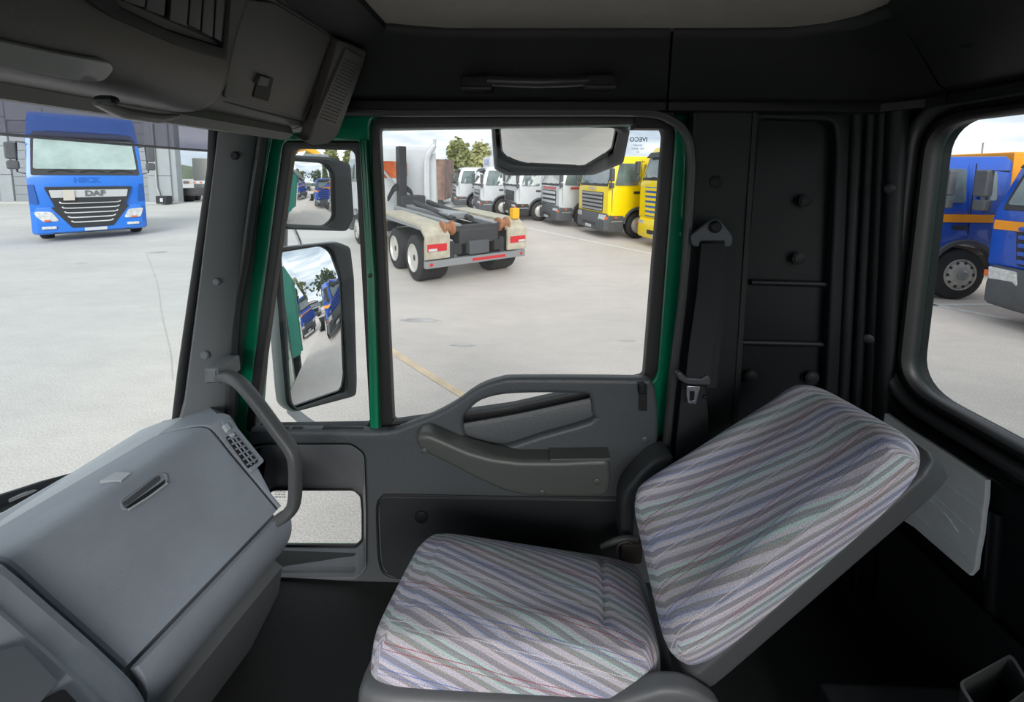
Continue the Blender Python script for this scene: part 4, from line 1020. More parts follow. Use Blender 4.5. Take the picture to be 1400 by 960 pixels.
def truck(kind, label, loc, rotz, m, group=None, zr=2.95, L=1.95, wc=1.30, screen=(1.86, 2.62), grille='slats', gm=None, ng=5, stripe=None, bumper=None, lamp_z=0.72,
          body=None, bm_=None, blen=6.0, bz=3.2, word=None, word2=None, detail=1, visor=True, roof=0.0, arch_m=None, redband=False, wheels=(4.6,), cabz=0.0, sunv=None, my=0.02, gb=None, sdz=-.09, hdz=-.24):
    t = thing(kind, loc, label, 'truck', group, rotz=rotz)
    sv = LOCAL[0]; LOCAL[0] = True
    bumper = bumper or M_PLAS; gm = gm or m; arch_m = arch_m or M_PLAS
    s0, s1 = screen; rw = 0.62; zc = 0.5
    def tp(z, y=0): return 1 - 0.06 * max(0, (z - 1.8)) / 1.0
    def xs(z): return 1.24 * tp(z)
    sy = lambda z: 0.03 + (z - s0) / max(.01, (zr - s0)) * 0.34
    prof = [(0.06, 0.86), (0.0, 0.95), (0.0, s0 - 0.16), (sy(s0), s0), (sy(s1 + .06), s1 + 0.06)]
    if roof: prof += [(sy(s1 + .06) + .10, s1 + .25), (0.62, zr + roof * .8), (0.85, zr + roof)]
    else: prof += [(0.46, zr - 0.03), (0.62, zr)]
    prof += [(L - 0.12, zr + roof + 0.02), (L, zr + roof - 0.08), (L, 1.0)]
    a0 = math.asin((1.0 - zc) / rw) if rw > .5 else 0
    for k in range(9):
        a = a0 + (PI - a0 - 0.10) * k / 8
        prof.append((wc + math.cos(a) * rw, zc + math.sin(a) * rw))
    prof += [(wc - rw - .02, 0.86)]
    cab = yz_poly('cab_body', prof, -1.24, 1.24, m, t, 0.045, tp)
    # windscreen with black surround, wipers, visor
    W = 1.10
    def sq(w, za, zb): return [(-w, sy(za), za), (w, sy(za), za), (w * tp(zb) , sy(zb), zb), (-w * tp(zb), sy(zb), zb)]
    quad_plate('screen_surround', sq(W + .05, s0 - .02, s1 + .05), 0.03, M_PLAD, t, 0.008, 0.05, 0.010)
    ws = quad_plate('windscreen', sq(W, s0 + .06, s1), 0.02, M_SCR, t, 0.004, 0.05, 0.022)
    for x in (-0.75, -0.05, 0.6)[:3 if detail else 1]:
        tube('wiper', [(x, sy(s0) - .05, s0 + .02), (x + .22, sy(s0 + .1) - .05, s0 + .09), (x + .48, sy(s0 + .05) - .05, s0 + .07)], 0.010, M_PLAD, t, 5)
    if visor:
        quad_plate('cab_visor', [(-1.08, sy(s1) - .16, s1 - .02), (1.08, sy(s1) - .16, s1 - .02), (1.05, sy(s1) - .02, s1 + .16), (-1.05, sy(s1) - .02, s1 + .16)], 0.02, sunv or M_PLAD, t, 0.006, 0.03)
    # grille
    g0, g1 = 0.98, s0 - 0.24
    quad_plate('grille_back', [(-.86, 0, g0), (.86, 0, g0), (.92, 0, g1), (-.92, 0, g1)], 0.03, gb or M_PLAD, t, 0.006, 0.06, 0.012)
    if grille == 'slats':
        for k in range(ng):
            z = g0 + (g1 - g0) * (k + .55) / ng
            box('grille_slat', (0, -0.035, z), (1.66 + .06 * k / ng, 0.05, (g1 - g0) / ng * 0.55), gm, t, 0.015)
    if word: text('badge', word, 0.17, frame_mx((0, -0.018, s0 - 0.13), (1, 0, 0), (0, 0, 1)), M_CHR if m is not WHITE else M_PLAD, t, 0.004, 0.004)
    if redband: box('red_band', (0, -0.012, s0 - .14), (1.7, 0.02, 0.12), M_RED, t, 0.004); 
    # bumper, lamps, plate
    bp_ = [(-1.22, .30), (-1.25, .05), (-1.15, -.08), (-.8, -.13), (.8, -.13), (1.15, -.08), (1.25, .05), (1.22, .30)]
    def ring(z, k=1.0, dy=0): return [Vector((x * k, y + dy, z)) for x, y in bp_] + [Vector((1.1 * k, wc - rw - 0.02, z)), Vector((-1.1 * k, wc - rw - 0.02, z))]
    def ring2(z, k=1.0, dy=0): return [Vector((-1.22 * k, wc - rw - .02, z))] + [Vector((x * k, y + dy, z)) for x, y in bp_] + [Vector((1.22 * k, wc - rw - .02, z))]
    loft('bumper', [ring2(0.28, 0.98, .04), ring2(0.34, 1.0), ring2(0.62, 1.0), ring2(0.88, 0.995, .05), ring2(0.93, .99, .08)], bumper, t, ang=35)
    box('bumper_intake', (0, -0.125, 0.50), (1.1, 0.03, 0.14), M_PLAD, t, 0.01)
    for s in (-1, 1):
        hl = quad_plate('headlamp', [(s * .72, -.115, lamp_z - .10), (s * 1.14, -.06, lamp_z - .10), (s * 1.17, -.05, lamp_z + .12), (s * .78, -.10, lamp_z + .12)][::s], 0.03, M_LAMP, t, 0.006, 0.03, 0.005)
        box('indicator', (s * 1.18, -.02, lamp_z), (0.08, .08, .10), M_AMB, hl, 0.01)
    box('number_plate', (0, -0.145, 0.40), (0.5, 0.012, 0.11), WHITE, t, 0.002)
    # sides: door seam, window, handle, fender, steps, mirrors
    for s in (-1, 1):
        x = lambda z: s * (xs(z) + .004)
        wz0, wz1 = s0 + .02, min(s1 + .05, zr - .22)
        P = [(x(wz0), .28, wz0), (x(wz0), 1.22, wz0), (x(wz1), 1.22, wz1), (x(wz1), .46, wz1)]
        if s > 0: quad_plate('side_window', P, 0.014, M_SCR, t, 0.003, 0.06, 0.004)
        else: quad_plate('side_window', [P[1], P[0], P[3], P[2]], 0.014, M_SCR, t, 0.003, 0.06, 0.004)
        for yy, z0_, z1_ in ((.17, 1.0, s0 + .1), (1.34, 1.15, zr - .12)):
            box('door_seam', (s * 1.238 * tp((z0_ + z1_) / 2), yy, (z0_ + z1_) / 2), (0.012, 0.012, z1_ - z0_), M_PLAD, t, rot=None)
        if L > 2.0: 
            Q = [(x(wz0), 1.48, wz0 + .05), (x(wz0), L - .28, wz0 + .05), (x(wz1), L - .28, wz1 - .05), (x(wz1), 1.48, wz1 - .02)]
            quad_plate('rear_side_window', Q if s > 0 else [Q[1], Q[0], Q[3], Q[2]], 0.014, M_SCR, t, 0.003, 0.06, 0.004)
        box('door_handle', (s * 1.245, 1.16, s0 + hdz), (0.03, 0.24, 0.09), M_PLAD, t, 0.01)
        if stripe: box('side_stripe', (s * 1.241, L / 2, s0 + sdz), (0.008, L - .14, 0.15), stripe, t)
        if redband: box('red_band', (s * 1.243, .9, s0 - .12), (0.006, .7, .08), M_RED, t)
        # fender flare
        fl = []
        for k in range(13):
            a = 0.12 + (PI - 0.24) * k / 12
            c_, s_ = math.cos(a), math.sin(a)
            fl.append([Vector((s * 1.18, wc + c_ * (rw - .03), zc + s_ * (rw - .03))), Vector((s * 1.275, wc + c_ * (rw - .01), zc + s_ * (rw - .01))), Vector((s * 1.275, wc + c_ * (rw + .06), zc + s_ * (rw + .06))), Vector((s * 1.20, wc + c_ * (rw + .09), zc + s_ * (rw + .09)))])
        loft('fender', fl, arch_m, t, ang=40)
        box('entry_step', (s * 1.17, (wc - rw) / 2 + .1, 0.66), (0.14, wc - rw - .12, 0.05), M_ALU, t, 0.01)
        box('side_marker', (s * 1.245, .34, 0.80), (0.02, .10, .05), M_AMB, t)
        mh = box('mirror_housing', (s * 1.45, my, s0 + .40), (0.20, 0.14, 0.46), M_PLAS, t, 0.04)
        box('wide_mirror_housing', (s * 1.44, my, s0 + .03), (0.19, 0.13, 0.19), M_PLAS, mh, 0.03)
        tube('mirror_bracket', [(s * 1.2, .1 + my, s0 + .60), (s * 1.36, .02 + my, s0 + .62), (s * 1.40, .01 + my, s0 - .08), (s * 1.2, .1 + my, s0 - .10)], 0.018, M_PLAD, mh, 6)
        wheel(t, s * 1.22, wc, s, nuts=(detail > 1 and s > 0))
        for wy in wheels: wheel(t, s * 1.22, wy, s, dual=True)
    yend = max(wheels) + 1.1
    for s in (-1, 1): box('frame_rail', (s * .42, (L + yend) / 2 - .6, 0.88), (0.09, yend - L + 1.2, 0.26), M_CHAS, t)
    if body == 'box':
        bb = box('cargo_box', (0, L + .25 + blen / 2, (bz + 1.15) / 2), (2.48, blen, bz - 1.15), bm_ or WHITE, t, 0.03)
    elif body == 'tipper':
        bb = box('tipper_body', (0, L + .3 + blen / 2, (bz + 1.15) / 2), (2.46, blen, bz - 1.15), bm_ or ORANGE, t, 0.03)
        for k in range(6):
            for s in (-1, 1): box('body_rib', (s * 1.25, L + .5 + k * (blen - .4) / 5, (bz + 1.15) / 2), (0.06, 0.10, bz - 1.2), bm_ or ORANGE, bb, 0.01)
    elif body == 'gear':
        box('equipment_frame', (0, L + .35, 1.9), (2.2, .5, 1.9), bm_ or ORANGE, t, 0.04)
        for k in range(3): tube('ladder_rail', [(-1.2, L + .1 + k * .10, .9), (-1.2, L + .1 + k * .10, 2.6)], 0.02, M_CHR, t, 6)
    LOCAL[0] = sv
    return t
def face_to(fx, fy): return math.atan2(fx, -fy)
def by_corner(px, py, fx, fy, side=1):
    """truck whose near front corner stands on that yard point, facing (fx, fy)"""
    f = Vector((fx, fy, 0)).normalized(); p = PZ(px, py, 0.0); rt = Vector((-f.y, f.x, 0))      # local +x direction
    return p + rt * 1.25 * (-side), math.atan2(f.x, -f.y)

# --- the row beyond the door window, all noses on the white line
f = (-0.96, -0.28)
rowg = None
loc, rz = by_corner(829, 327, *f, side=-1)
# local +x points along (-f.y, f.x) rotated; test which corner is nearer
def place(px, py, fx, fy):
    f = Vector((fx, fy, 0)).normalized(); p = PZ(px, py, 0.0)
    lat_ = Vector((-f.y, f.x, 0))
    if lat_.y < 0: lat_ = -lat_
    return p + lat_ * 1.22, math.atan2(f.x, -f.y)
loc, rz = place(829, 328, *f)
truck('cab_truck', 'bright yellow day-cab truck with grey slatted grille in the parked row', loc, rz, YELLOW, zr=3.02, screen=(1.95, 2.72), gm=GREY, ng=5, bumper=M_PLAS, detail=1, wheels=(4.4,), L=2.25, word='SCANIA', lamp_z=.78)
loc, rz = place(763, 311, *f)
truck('cab_truck', 'white day-cab truck with red bands across grille and door', loc, rz, WHITE, zr=2.95, gm=WHITE, ng=3, redband=True, wheels=(4.4,))
loc, rz = place(705, 303, *f)
truck('cab_truck', 'white light truck whose nose shows between hooklift tail and red-banded truck', loc, rz, WHITE, zr=2.75, screen=(1.75, 2.5), ng=2, gm=M_PLAD, bumper=M_PLAD, wheels=(4.2,))
loc, rz = place(657, 296, *f)
truck('cab_truck', 'pale grey-white box truck left of the kerb mirror, blue panel on its box', loc, rz, WHITE, zr=2.75, screen=(1.7, 2.5), ng=2, gm=GREY, wheels=(4.2,), body='box', bz=3.5)
loc, rz = place(624, 287, *f)
truck('cab_truck', 'white box truck farthest left in the parked row, next to brown skip', loc, rz, WHITE, zr=2.75, screen=(1.7, 2.5), ng=2, gm=GREY, wheels=(4.2,), body='box', bz=3.5)
loc, rz = place(938, 352, *f)
truck('cab_truck', 'blue and yellow truck cut off by the right edge of the door window', loc, rz, YELLOW, zr=3.3, screen=(2.2, 2.95), ng=6, gm=YELLOW, gb=DBLUE, wheels=(4.6,), L=2.25, bumper=YELLOW, word='SCANIA')
# blue sign panels on the two boxes
for (px, py, w) in ((633, 216, 1.8), (668, 217, 2.3)):
    pass

# --- white lines and marks on the yard
M_LINE = mat('line_white', (0.72, 0.72, 0.70), 0.8, vary=0.2, vscale=8)
M_STAIN = mat('stain_grey', (0.43, 0.415, 0.40), 0.85, vary=0.3, vscale=3)
M_YLINE = mat('old_yellow_line', (0.66, 0.52, 0.36), 0.85, vary=0.2, vscale=4)
def strip_(name, pts, w, m, label=None, z=0.004):
    P = [PZ(x, y, 0) if len(p) == 2 else None for p in pts for x, y in [p[:2]]]
    return strip3(name, P, w, m, label, z)
def strip3(name, P, w, m, label=None, z=0.004):
    P = cr([Vector((p[0], p[1], 0)) for p in P], 4) if len(P) > 2 else [Vector((p[0], p[1], 0)) for p in P]
    bm = bmesh.new(); prev = None
    for i, p in enumerate(P):
        t_ = (P[min(i + 1, len(P) - 1)] - P[max(i - 1, 0)]).normalized(); s = Vector((-t_.y, t_.x, 0)) * w / 2
        a, b = bm.verts.new(p + s + Vector((0, 0, z))), bm.verts.new(p - s + Vector((0, 0, z)))
        if prev: bm.faces.new((prev[0], prev[1], b, a))
        prev = (a, b)
    o = bm_obj(name, bm, m); 
    if label: tag(o, label, 'marking')
    return o
strip_('road_marking', [(640, 289), (700, 306), (760, 320), (896, 348)], 0.12, M_LINE, 'long white line painted in front of the parked truck row')
strip_('road_marking', [(1240, 410), (1460, 452)], 0.10, M_LINE, 'white line running to the right below the blue trucks')
strip_('road_marking', [(1252, 417), (1420, 416)], 0.10, M_LINE, 'short white bay line under the wheel of the blue truck')
strip_('road_marking', [(500, 455), (545, 486), (600, 521), (640, 545)], 0.09, M_YLINE, 'faded yellow line curving toward the door')
def patch(name, px, py, rx, ry, label, sd=1):
    c = PZ(px, py, 0); rd = random.Random(sd); bm = bmesh.new(); n = 18
    vs = [bm.verts.new((c.x + math.cos(2 * PI * k / n) * rx * rd.uniform(.6, 1.1), c.y + math.sin(2 * PI * k / n) * ry * rd.uniform(.6, 1.1), 0.003)) for k in range(n)]
    bm.faces.new(vs); o = bm_obj(name, bm, M_STAIN); tag(o, label, 'stain'); return o
patch('oil_stain', 215, 345, .30, .22, 'dark oil stain on the yard right of the blue truck', 2)
patch('oil_stain', 112, 360, .14, .10, 'small dark mark on the yard below blue truck bumper', 3)

patch('oil_stain', 632, 472, .20, .05, 'short dark mark on the yard below the hooklift truck', 5)
patch('oil_stain', 575, 438, .35, .10, 'faint stain left of the other mark below the hooklift truck', 6)
patch('oil_stain', 858, 466, .14, .04, 'small dark mark on the yard near the right edge of the door window', 7)
strip_('road_crack', [(199, 344), (214, 385), (221, 430), (232, 478), (236, 520)], 0.010, mat('crack_grey', (0.47, 0.465, 0.45), .85), 'thin crack running toward us on the yard right of the blue truck')
# --- the hooklift truck seen from behind
th = R(36)
ax = Vector((-math.sin(th), math.cos(th), 0)); lt = Vector((math.cos(th), math.sin(th), 0))
M_CREAM = mat('cream_dirty', (0.42, 0.385, 0.30), 0.6, vary=0.25, vscale=5)
hp0 = PZ(582, 374, 0.34); hl_c = Vector((hp0.x, hp0.y, 0)) + lt * 1.24
HK = thing('hooklift_truck', hl_c, 'white hooklift truck parked with cream mudguards and its empty tail toward us', 'truck', rotz=th)
LOCAL[0] = True          # local frame: x to the right, y forward (away), z up, rear bumper at y = 0
def hb(name, c, s, m, bev=0.01, par=None, rot=None): return box(name, c, s, m, par or HK, bev, rot=rot)
hb('rear_bumper', (0, 0.05, 0.50), (2.48, 0.12, 0.16), M_ALU, 0.02)
for s in (-1, 1):
    lathe('round_reflector', [(0.035, 0), (0.035, .012), (0, .014)], (s * 1.12, -0.01, .50), (0, -1, 0), M_RED, HK, 14)
    tl = hb('tail_lamp', (s * 1.0, -.02, 0.85), (0.42, 0.06, 0.15), M_RED, 0.01)
    hb('lamp_reflector', (s * 1.0 + .1 * s, -.052, 0.81), (0.18, 0.006, 0.05), WHITE, 0, tl)
    hb('lamp_panel', (s * 1.0, 0.03, 0.80), (0.50, 0.05, 0.40), M_CREAM, 0.01)
    hb('bumper_bracket', (s * .62, 0.10, 0.72), (0.10, 0.10, 0.4), M_CHAS)
    # stepped mudguard over the twin axles
    mg = [(0.02, 0.62), (0.02, 1.06), (0.30, 1.24), (2.9, 1.30), (3.15, 1.15), (3.15, 1.20), (2.95, 1.36), (0.28, 1.30), (-0.03, 1.10), (-0.03, 0.62)]
    rings = [[Vector((x, y, z)) for y, z in mg] for x in (s * .72, s * 1.25)]
    loft('mudguard', rings, M_CREAM, HK, ang=25)
    hb('side_valance', (s * 1.22, 1.6, 1.24), (0.03, 2.7, 0.12), M_ALU)
    for y in (0.78, 2.08): wheel(HK, s * 1.22, y, s, 0.51, dual=True, rim=mat('rim_alu', (0.62, .60, .56), .35, metal=.4))
    wheel(HK, s * 1.22, 6.0, s, 0.51, rim=M_RIM)
    hb('frame_rail', (s * .40, 3.2, 1.02), (0.09, 6.2, 0.26), M_CHAS)
    tube('hook_rail', [(s * .45, .1, 1.22), (s * .42, 4.4, 1.30)], 0.07, M_ALU, HK, 8, sq=4)
hb('red_strip', (0.25, -.015, .50), (0.85, 0.01, 0.06), M_RED, 0)
hb('tail_gearbox', (0.05, 0.25, 1.0), (1.0, 0.35, 0.34), M_CHAS, 0.05)
hb('tail_block', (0.0, 0.08, 0.76), (0.50, 0.2, 0.30), M_PLAS, 0.03)
for x in (-.42, .42): hb('tail_pocket', (x * 1.2, 0.08, 0.76), (0.2, 0.1, 0.24), M_PLAD, 0.02)
M_RUST = mat('rusty_roller', (0.30, 0.13, 0.06), 0.7, vary=0.4, vscale=12)
for s in (-1, 1): lathe('rear_roller', [(0.16, 0), (0.16, .05), (.10, .08), (.10, .18), (.16, .22), (.16, .26), (0.03, .27)], (s * .56, .16, 1.20), (s, 0, 0), M_RUST, HK, 16)
hb('roller_axle', (0, .16, 1.18), (1.2, 0.14, 0.14), M_CHAS, 0.03)
hb('yellow_chock', (1.1, 0.25, 1.42), (0.20, 0.16, 0.26), mat('chock_yellow', '#e0a81c', .6), 0.03)
hb('cross_member', (0, 2.2, 1.22), (0.8, .3, .12), M_CHAS, .02)
hb('tilt_frame', (0, 2.6, 1.34), (0.55, 3.2, 0.16), M_ALU, 0.03)
tube('tilt_cylinder', [(-.22, .8, 1.30), (-.2, 3.4, 1.52)], 0.07, M_CHAS, HK, 10)
tube('tilt_cylinder', [(.22, .8, 1.30), (.2, 3.4, 1.52)], 0.07, M_CHAS, HK, 10)
# hook mast and its curved tip
hb('hook_mast', (-.25, 4.35, 2.2), (0.24, 0.30, 1.9), M_PLAD, 0.03)
hb('mast_foot', (0, 4.2, 1.5), (0.7, .5, .35), M_CHAS, 0.03)
tube('hook_tip', cr([(.5, 4.2, 1.4), (.5, 4.2, 2.6), (.55, 4.15, 2.95), (0.7, 4.1, 3.2), (0.72, 4.05, 3.4)], 4), [0.11] * 5 + [.10] * 4 + [.09] * 4 + [.05] * 4, WHITE, HK, 8)
hb('valve_tower', (.75, 4.5, 2.1), (0.28, 0.28, 1.75), WHITE, 0.03)
tube('stay_bar', [(-1.0, 5.0, 2.9), (-.2, 4.4, 1.7)], 0.04, M_ALU, HK, 8)
for k in range(3): tube('hydraulic_hose', cr([(-.6, 4.6, 1.5 + .05 * k), (-.4, 4.4, 1.85 + .08 * k), (0.0, 4.3, 1.75 + .05 * k), (.1, 4.3, 1.4)], 4), 0.03, M_PLAD, HK, 6)
# cab: seen from its rear quarter
cabp = [(5.0, 1.0), (5.0, 3.12), (5.15, 3.22), (6.7, 3.20), (6.95, 3.0), (7.2, 2.0), (7.22, .9), (6.6, .9), (6.45, 1.1), (6.0, 1.18), (5.5, 1.1)]
cabp = [(y, z) for y, z in cabp]
hc_b = yz_poly('cab_body', cabp, -1.24, 1.24, WHITE, HK, 0.05, lambda z, y: 1 - .05 * max(0, z - 1.9))
quad_plate('rear_side_window', [(-1.225, 5.95, 2.05), (-1.225, 5.25, 2.05), (-1.19, 5.30, 2.8), (-1.19, 5.95, 2.8)], .015, M_SCR, HK, .003, .06, .01)
quad_plate('side_window', [(-1.225, 6.95, 2.05), (-1.225, 6.1, 2.05), (-1.19, 6.1, 2.8), (-1.19, 6.8, 2.8)], .015, M_SCR, HK, .003, .06, .01)
quad_plate('rear_window', [(-.9, 4.99, 2.20), (0.15, 4.99, 2.20), (0.15, 4.99, 2.72), (-.9, 4.99, 2.72)], .015, mat('orange_reflection', '#b8603a', 0.1, vary=.5, vscale=2.5, coat=1), HK, .003, .08, .01)  # orange reflection in the cab glass, painted as the pane's colour
hb('cab_mirror', (-1.45, 6.9, 2.4), (0.2, 0.14, 0.5), M_PLAD, 0.03)
hb('side_tank', (-1.0, 4.3, .85), (0.5, 0.9, 0.6), M_CHR, 0.08)
hb('cab_bumper', (0, 7.1, .6), (2.5, .5, .5), M_PLAS, .05)
hb('air_tank', (-.9, 3.5, .9), (.3, .5, .3), M_PLAD, .05)
LOCAL[0] = False

# brown skip and orange hopper behind it
skp = thing('skip', PZ(592, 281), 'tall rust-brown skip container behind the hooklift mast', 'container')
c = PZ(592, 281)
M_SK = mat('skip_brown', (0.22, 0.13, 0.10), 0.6, vary=0.5, vscale=1.5)
box('skip_wall', (c.x, c.y + 2, 1.9), (1.7, 4, 3.0), M_SK, skp, 0.04)
for k in range(4): box('skip_rib', (c.x - .7 + k * .46, c.y - .02, 1.9), (0.10, 0.08, 3.0), M_SK, skp, 0.01)
box('skip_rim', (c.x, c.y, 3.42), (1.8, 0.16, 0.14), mat('skip_white', (.6, .6, .6), .5), skp, 0.02)
box('skip_foot', (c.x, c.y + .2, .25), (1.4, .3, .5), M_CHAS, skp, 0.02)

# low blue-marked sign boards above the vans
# --- the blue truck in front of the building
dc_ = PZ(130, 327); dvec = Vector((-dc_.x, -dc_.y, 0)).normalized()
dscale = 1.0
D = thing('blue_tractor', dc_, 'bright blue high-roof tractor unit facing us before the grey building', 'truck', rotz=math.atan2(dvec.x, -dvec.y))
LOCAL[0] = True
DW = 1.27
def dt(z, y=0): return 1 - .05 * max(0, z - 2.6)
dprof = [(0.10, .95), (0.0, 1.02), (0.0, 1.98), (0.03, 2.13), (0.28, 3.24), (0.40, 3.34), (0.62, 3.90), (0.9, 4.06), (2.1, 4.1), (2.2, 4.0), (2.2, .95)]
yz_poly('cab_body', dprof, -DW, DW, DBLUE, D, 0.06, dt)
ds = lambda z: 0.03 + (z - 2.13) / 1.11 * .25
def dsq(w0, w1, za, zb, o=0.0): return [(-w0, ds(za) - o, za), (w0, ds(za) - o, za), (w1, ds(zb) - o, zb), (-w1, ds(zb) - o, zb)]
quad_plate('screen_surround', dsq(1.18, 1.12, 2.08, 3.25), .03, M_PLAD, D, .008, .06, .012)
quad_plate('windscreen', dsq(1.12, 1.06, 2.27, 3.20), .02, mat('pale_screen', (0.36, 0.46, 0.44), 0.08, coat=1.0, vary=.25, vscale=1.2), D, .004, .06, .024)
for x in (-.85, -.2, .45): tube('wiper', [(x, ds(2.2) - .06, 2.19), (x + .25, ds(2.27) - .06, 2.26), (x + .55, ds(2.22) - .06, 2.20)], .012, M_PLAD, D, 5)
quad_plate('roof_visor', [(-1.1, .16, 3.28), (1.1, .16, 3.28), (1.05, .40, 3.42), (-1.05, .40, 3.42)], .03, mat('visor_blue_smoke', (.04, .06, .13), .2), D, .008, .04, .02)
quad_plate('roof_panel', [(-.85, .44, 3.45), (.85, .44, 3.45), (.72, .60, 3.84), (-.72, .60, 3.84)], .02, DBLUE, D, .006, .06, .025)
# front grille: dark trapezoid, chrome name bar, five chrome blades
quad_plate('grille_back', [(-.60, 0, .50), (.60, 0, .50), (.95, 0, 1.72), (-.95, 0, 1.72)], .04, M_PLAD, D, .01, .04, .075)
quad_plate('name_bar', [(-.82, -.09, 1.38), (.82, -.09, 1.38), (.86, -.09, 1.62), (-.86, -.09, 1.62)], .04, mat('brushed_silver', (.62, .63, .64), .3, metal=.5), D, .008, .03, .0)
text('badge', 'DAF', 0.24, frame_mx((0.10, -.112, 1.50), (1, 0, 0), (0, 0, 1)), mat('badge_dark', (.12, .12, .13), .3), D, .008, .008)
for k, (z, w) in enumerate(((1.20, .66), (1.05, .62), (.90, .58), (.75, .52), (.60, .46))):
    tube('grille_blade', cr([(-w, -.10, z + .05), (-w + .08, -.115, z + .005), (0, -.12, z), (w - .08, -.115, z + .005), (w, -.10, z + .05)], 3), .022, M_CHR, D, 6)
box('plate_sign', (-.46, -.125, 1.46), (0.24, .02, .33), mat('sign_beige', (.5, .48, .42), .6), D, .004)
# lower corner mouldings, lamps, bumper lip
dbp = [(-1.27, .75), (-1.27, .10), (-1.15, -.04), (-.65, -.09), (.65, -.09), (1.15, -.04), (1.27, .10), (1.27, .75)]
def drg(z, k=1, dy=0): return [Vector((x * k, y + dy, z)) for x, y in dbp]
loft('front_bumper', [drg(.26, .97, .06), drg(.32, 1), drg(1.0, 1.0), drg(1.10, .99, .03)], DBLUE, D, ang=35)
quad_plate('lower_grille', [(-.45, -.09, .42), (.45, -.09, .42), (.86, -.09, 1.10), (-.86, -.09, 1.10)], .04, M_PLAD, D, .01, .05, .012)
for s in (-1, 1):
    P = [(s * .70, -.105, .66), (s * 1.12, -.06, .66), (s * 1.20, -.03, .98), (s * .84, -.10, .96)][::s]
    hl2 = quad_plate('headlamp', P, .03, M_LAMP, D, .008, .07, .012)
    box('indicator', (s * .95, -.115, .69), (.12, .02, .05), M_AMB, hl2, .005)
    box('fog_lamp', (s * .92, -.10, .47), (.30, .05, .09), M_LAMP, D, .02)
    quad_plate('corner_intake', [(s * 1.08, -.01, 1.2), (s * 1.26, .02, 1.2), (s * 1.26, .02, 1.80), (s * 1.14, -.01, 1.80)][::s], .03, mat('intake_blue', '#17509c', .4), D, .006, .04, .02)
    mh = box('mirror_housing', (s * 1.50, .05, 2.80), (.22, .16, .50), M_PLAS, D, .05)
    box('wide_mirror_housing', (s * 1.48, .05, 2.38), (.24, .16, .26), M_PLAS, mh, .05)
    tube('mirror_bracket', [(s * 1.22, .2, 3.04), (s * 1.38, .1, 3.06), (s * 1.42, .1, 2.18), (s * 1.22, .2, 2.10)], .02, M_PLAD, mh, 6)
    for y in (1.3, 5.0): wheel(D, s * 1.2, y, s, dual=(y > 2))
box('bumper_lip', (0, .0, .30), (1.7, .10, .09), M_PLAD, D, .02)
box('number_plate', (0.05, -.10, .36), (.5, .02, .10), WHITE, D, .003)
box('frame_rail', (0, 3.6, .88), (.9, 4.2, .25), M_CHAS, D)
text('faded_sign', 'HECK', 0.22, frame_mx((-.05, -.006, 1.92), (1, 0, 0), (0, 0, 1)), mat('faded_blue', '#1a5fb8', .4), D, .003, .01)
LOCAL[0] = False
D.scale = (1.05, 1.05, 1.05)

# --- grey metal building
bl = PZ(-160, 277); br = PZ(243, 278)
bdir = (br - bl); blen_ = bdir.length; bdir.normalize(); bn = Vector((bdir.y, -bdir.x, 0))
BL = thing('industrial_building', bl, 'light grey metal-clad industrial building behind the blue truck', 'building', rotz=math.atan2(bdir.y, bdir.x))
LOCAL[0] = True
M_CLAD = mat('cladding_grey', (0.31, 0.335, 0.35), .5, vary=.06, vscale=2)
M_CLAD2 = mat('roller_door_grey', (0.25, 0.27, 0.29), .5, vary=.06, vscale=2)
box('wall_core', (blen_ / 2, .35, 4), (blen_, .5, 8), M_CLAD, BL)
def bx(px, py=277):
    p = PZ(px, py); return (p - bl).dot(bdir)
edges = [(-160, -60, 'door'), (-60, -8, 'clad'), (-8, 10, 'door'), (10, 28, 'clad'), (28, 60, 'door'), (60, 80, 'clad'), (80, 155, 'door'), (155, 172, 'clad'), (172, 215, 'door'), (215, 247, 'clad')]
for xa, xb, k in edges:
    a, b = bx(xa), bx(xb)
    if k == 'clad':
        n = max(1, round((b - a) / 1.1)); hh = 2.0
        for i in range(n):
            for j in range(4): box('wall_panel', (a + (b - a) * (i + .5) / n, .03, 1.0 + hh * j), ((b - a) / n - .03, .14, hh - .03), M_CLAD, BL, .01)
    else:
        for j in range(9): box('door_slat', ((a + b) / 2, .07, .3 + .62 * j), (b - a - .06, .06, .59), M_CLAD2, BL, .01)
        box('door_head', ((a + b) / 2, .04, 6.9), (b - a, .1, 2.2), M_CLAD, BL, .01)
dpx = bx(229)
tube('downpipe', [(dpx, -.16, 7.8), (dpx, -.16, 1.2), (dpx + .25, -.2, .2)], .07, M_ALU, BL, 8)
box('kerb', (blen_ / 2, -.5, .07), (blen_ + .6, .9, .14), mat('kerb_concrete', (.45, .45, .44), .8), BL, .02)
LOCAL[0] = False
cb = PZ(225, 280)
cbt = thing('black_crate', cb, 'small black crate on the kerb at the foot of downpipe', 'crate')
box('crate_body', (cb.x, cb.y, .35), (.75, .5, .55), M_PLAD, cbt, .04); box('crate_label', (cb.x + .05, cb.y - .26, .35), (.2, .01, .25), WHITE, cbt)

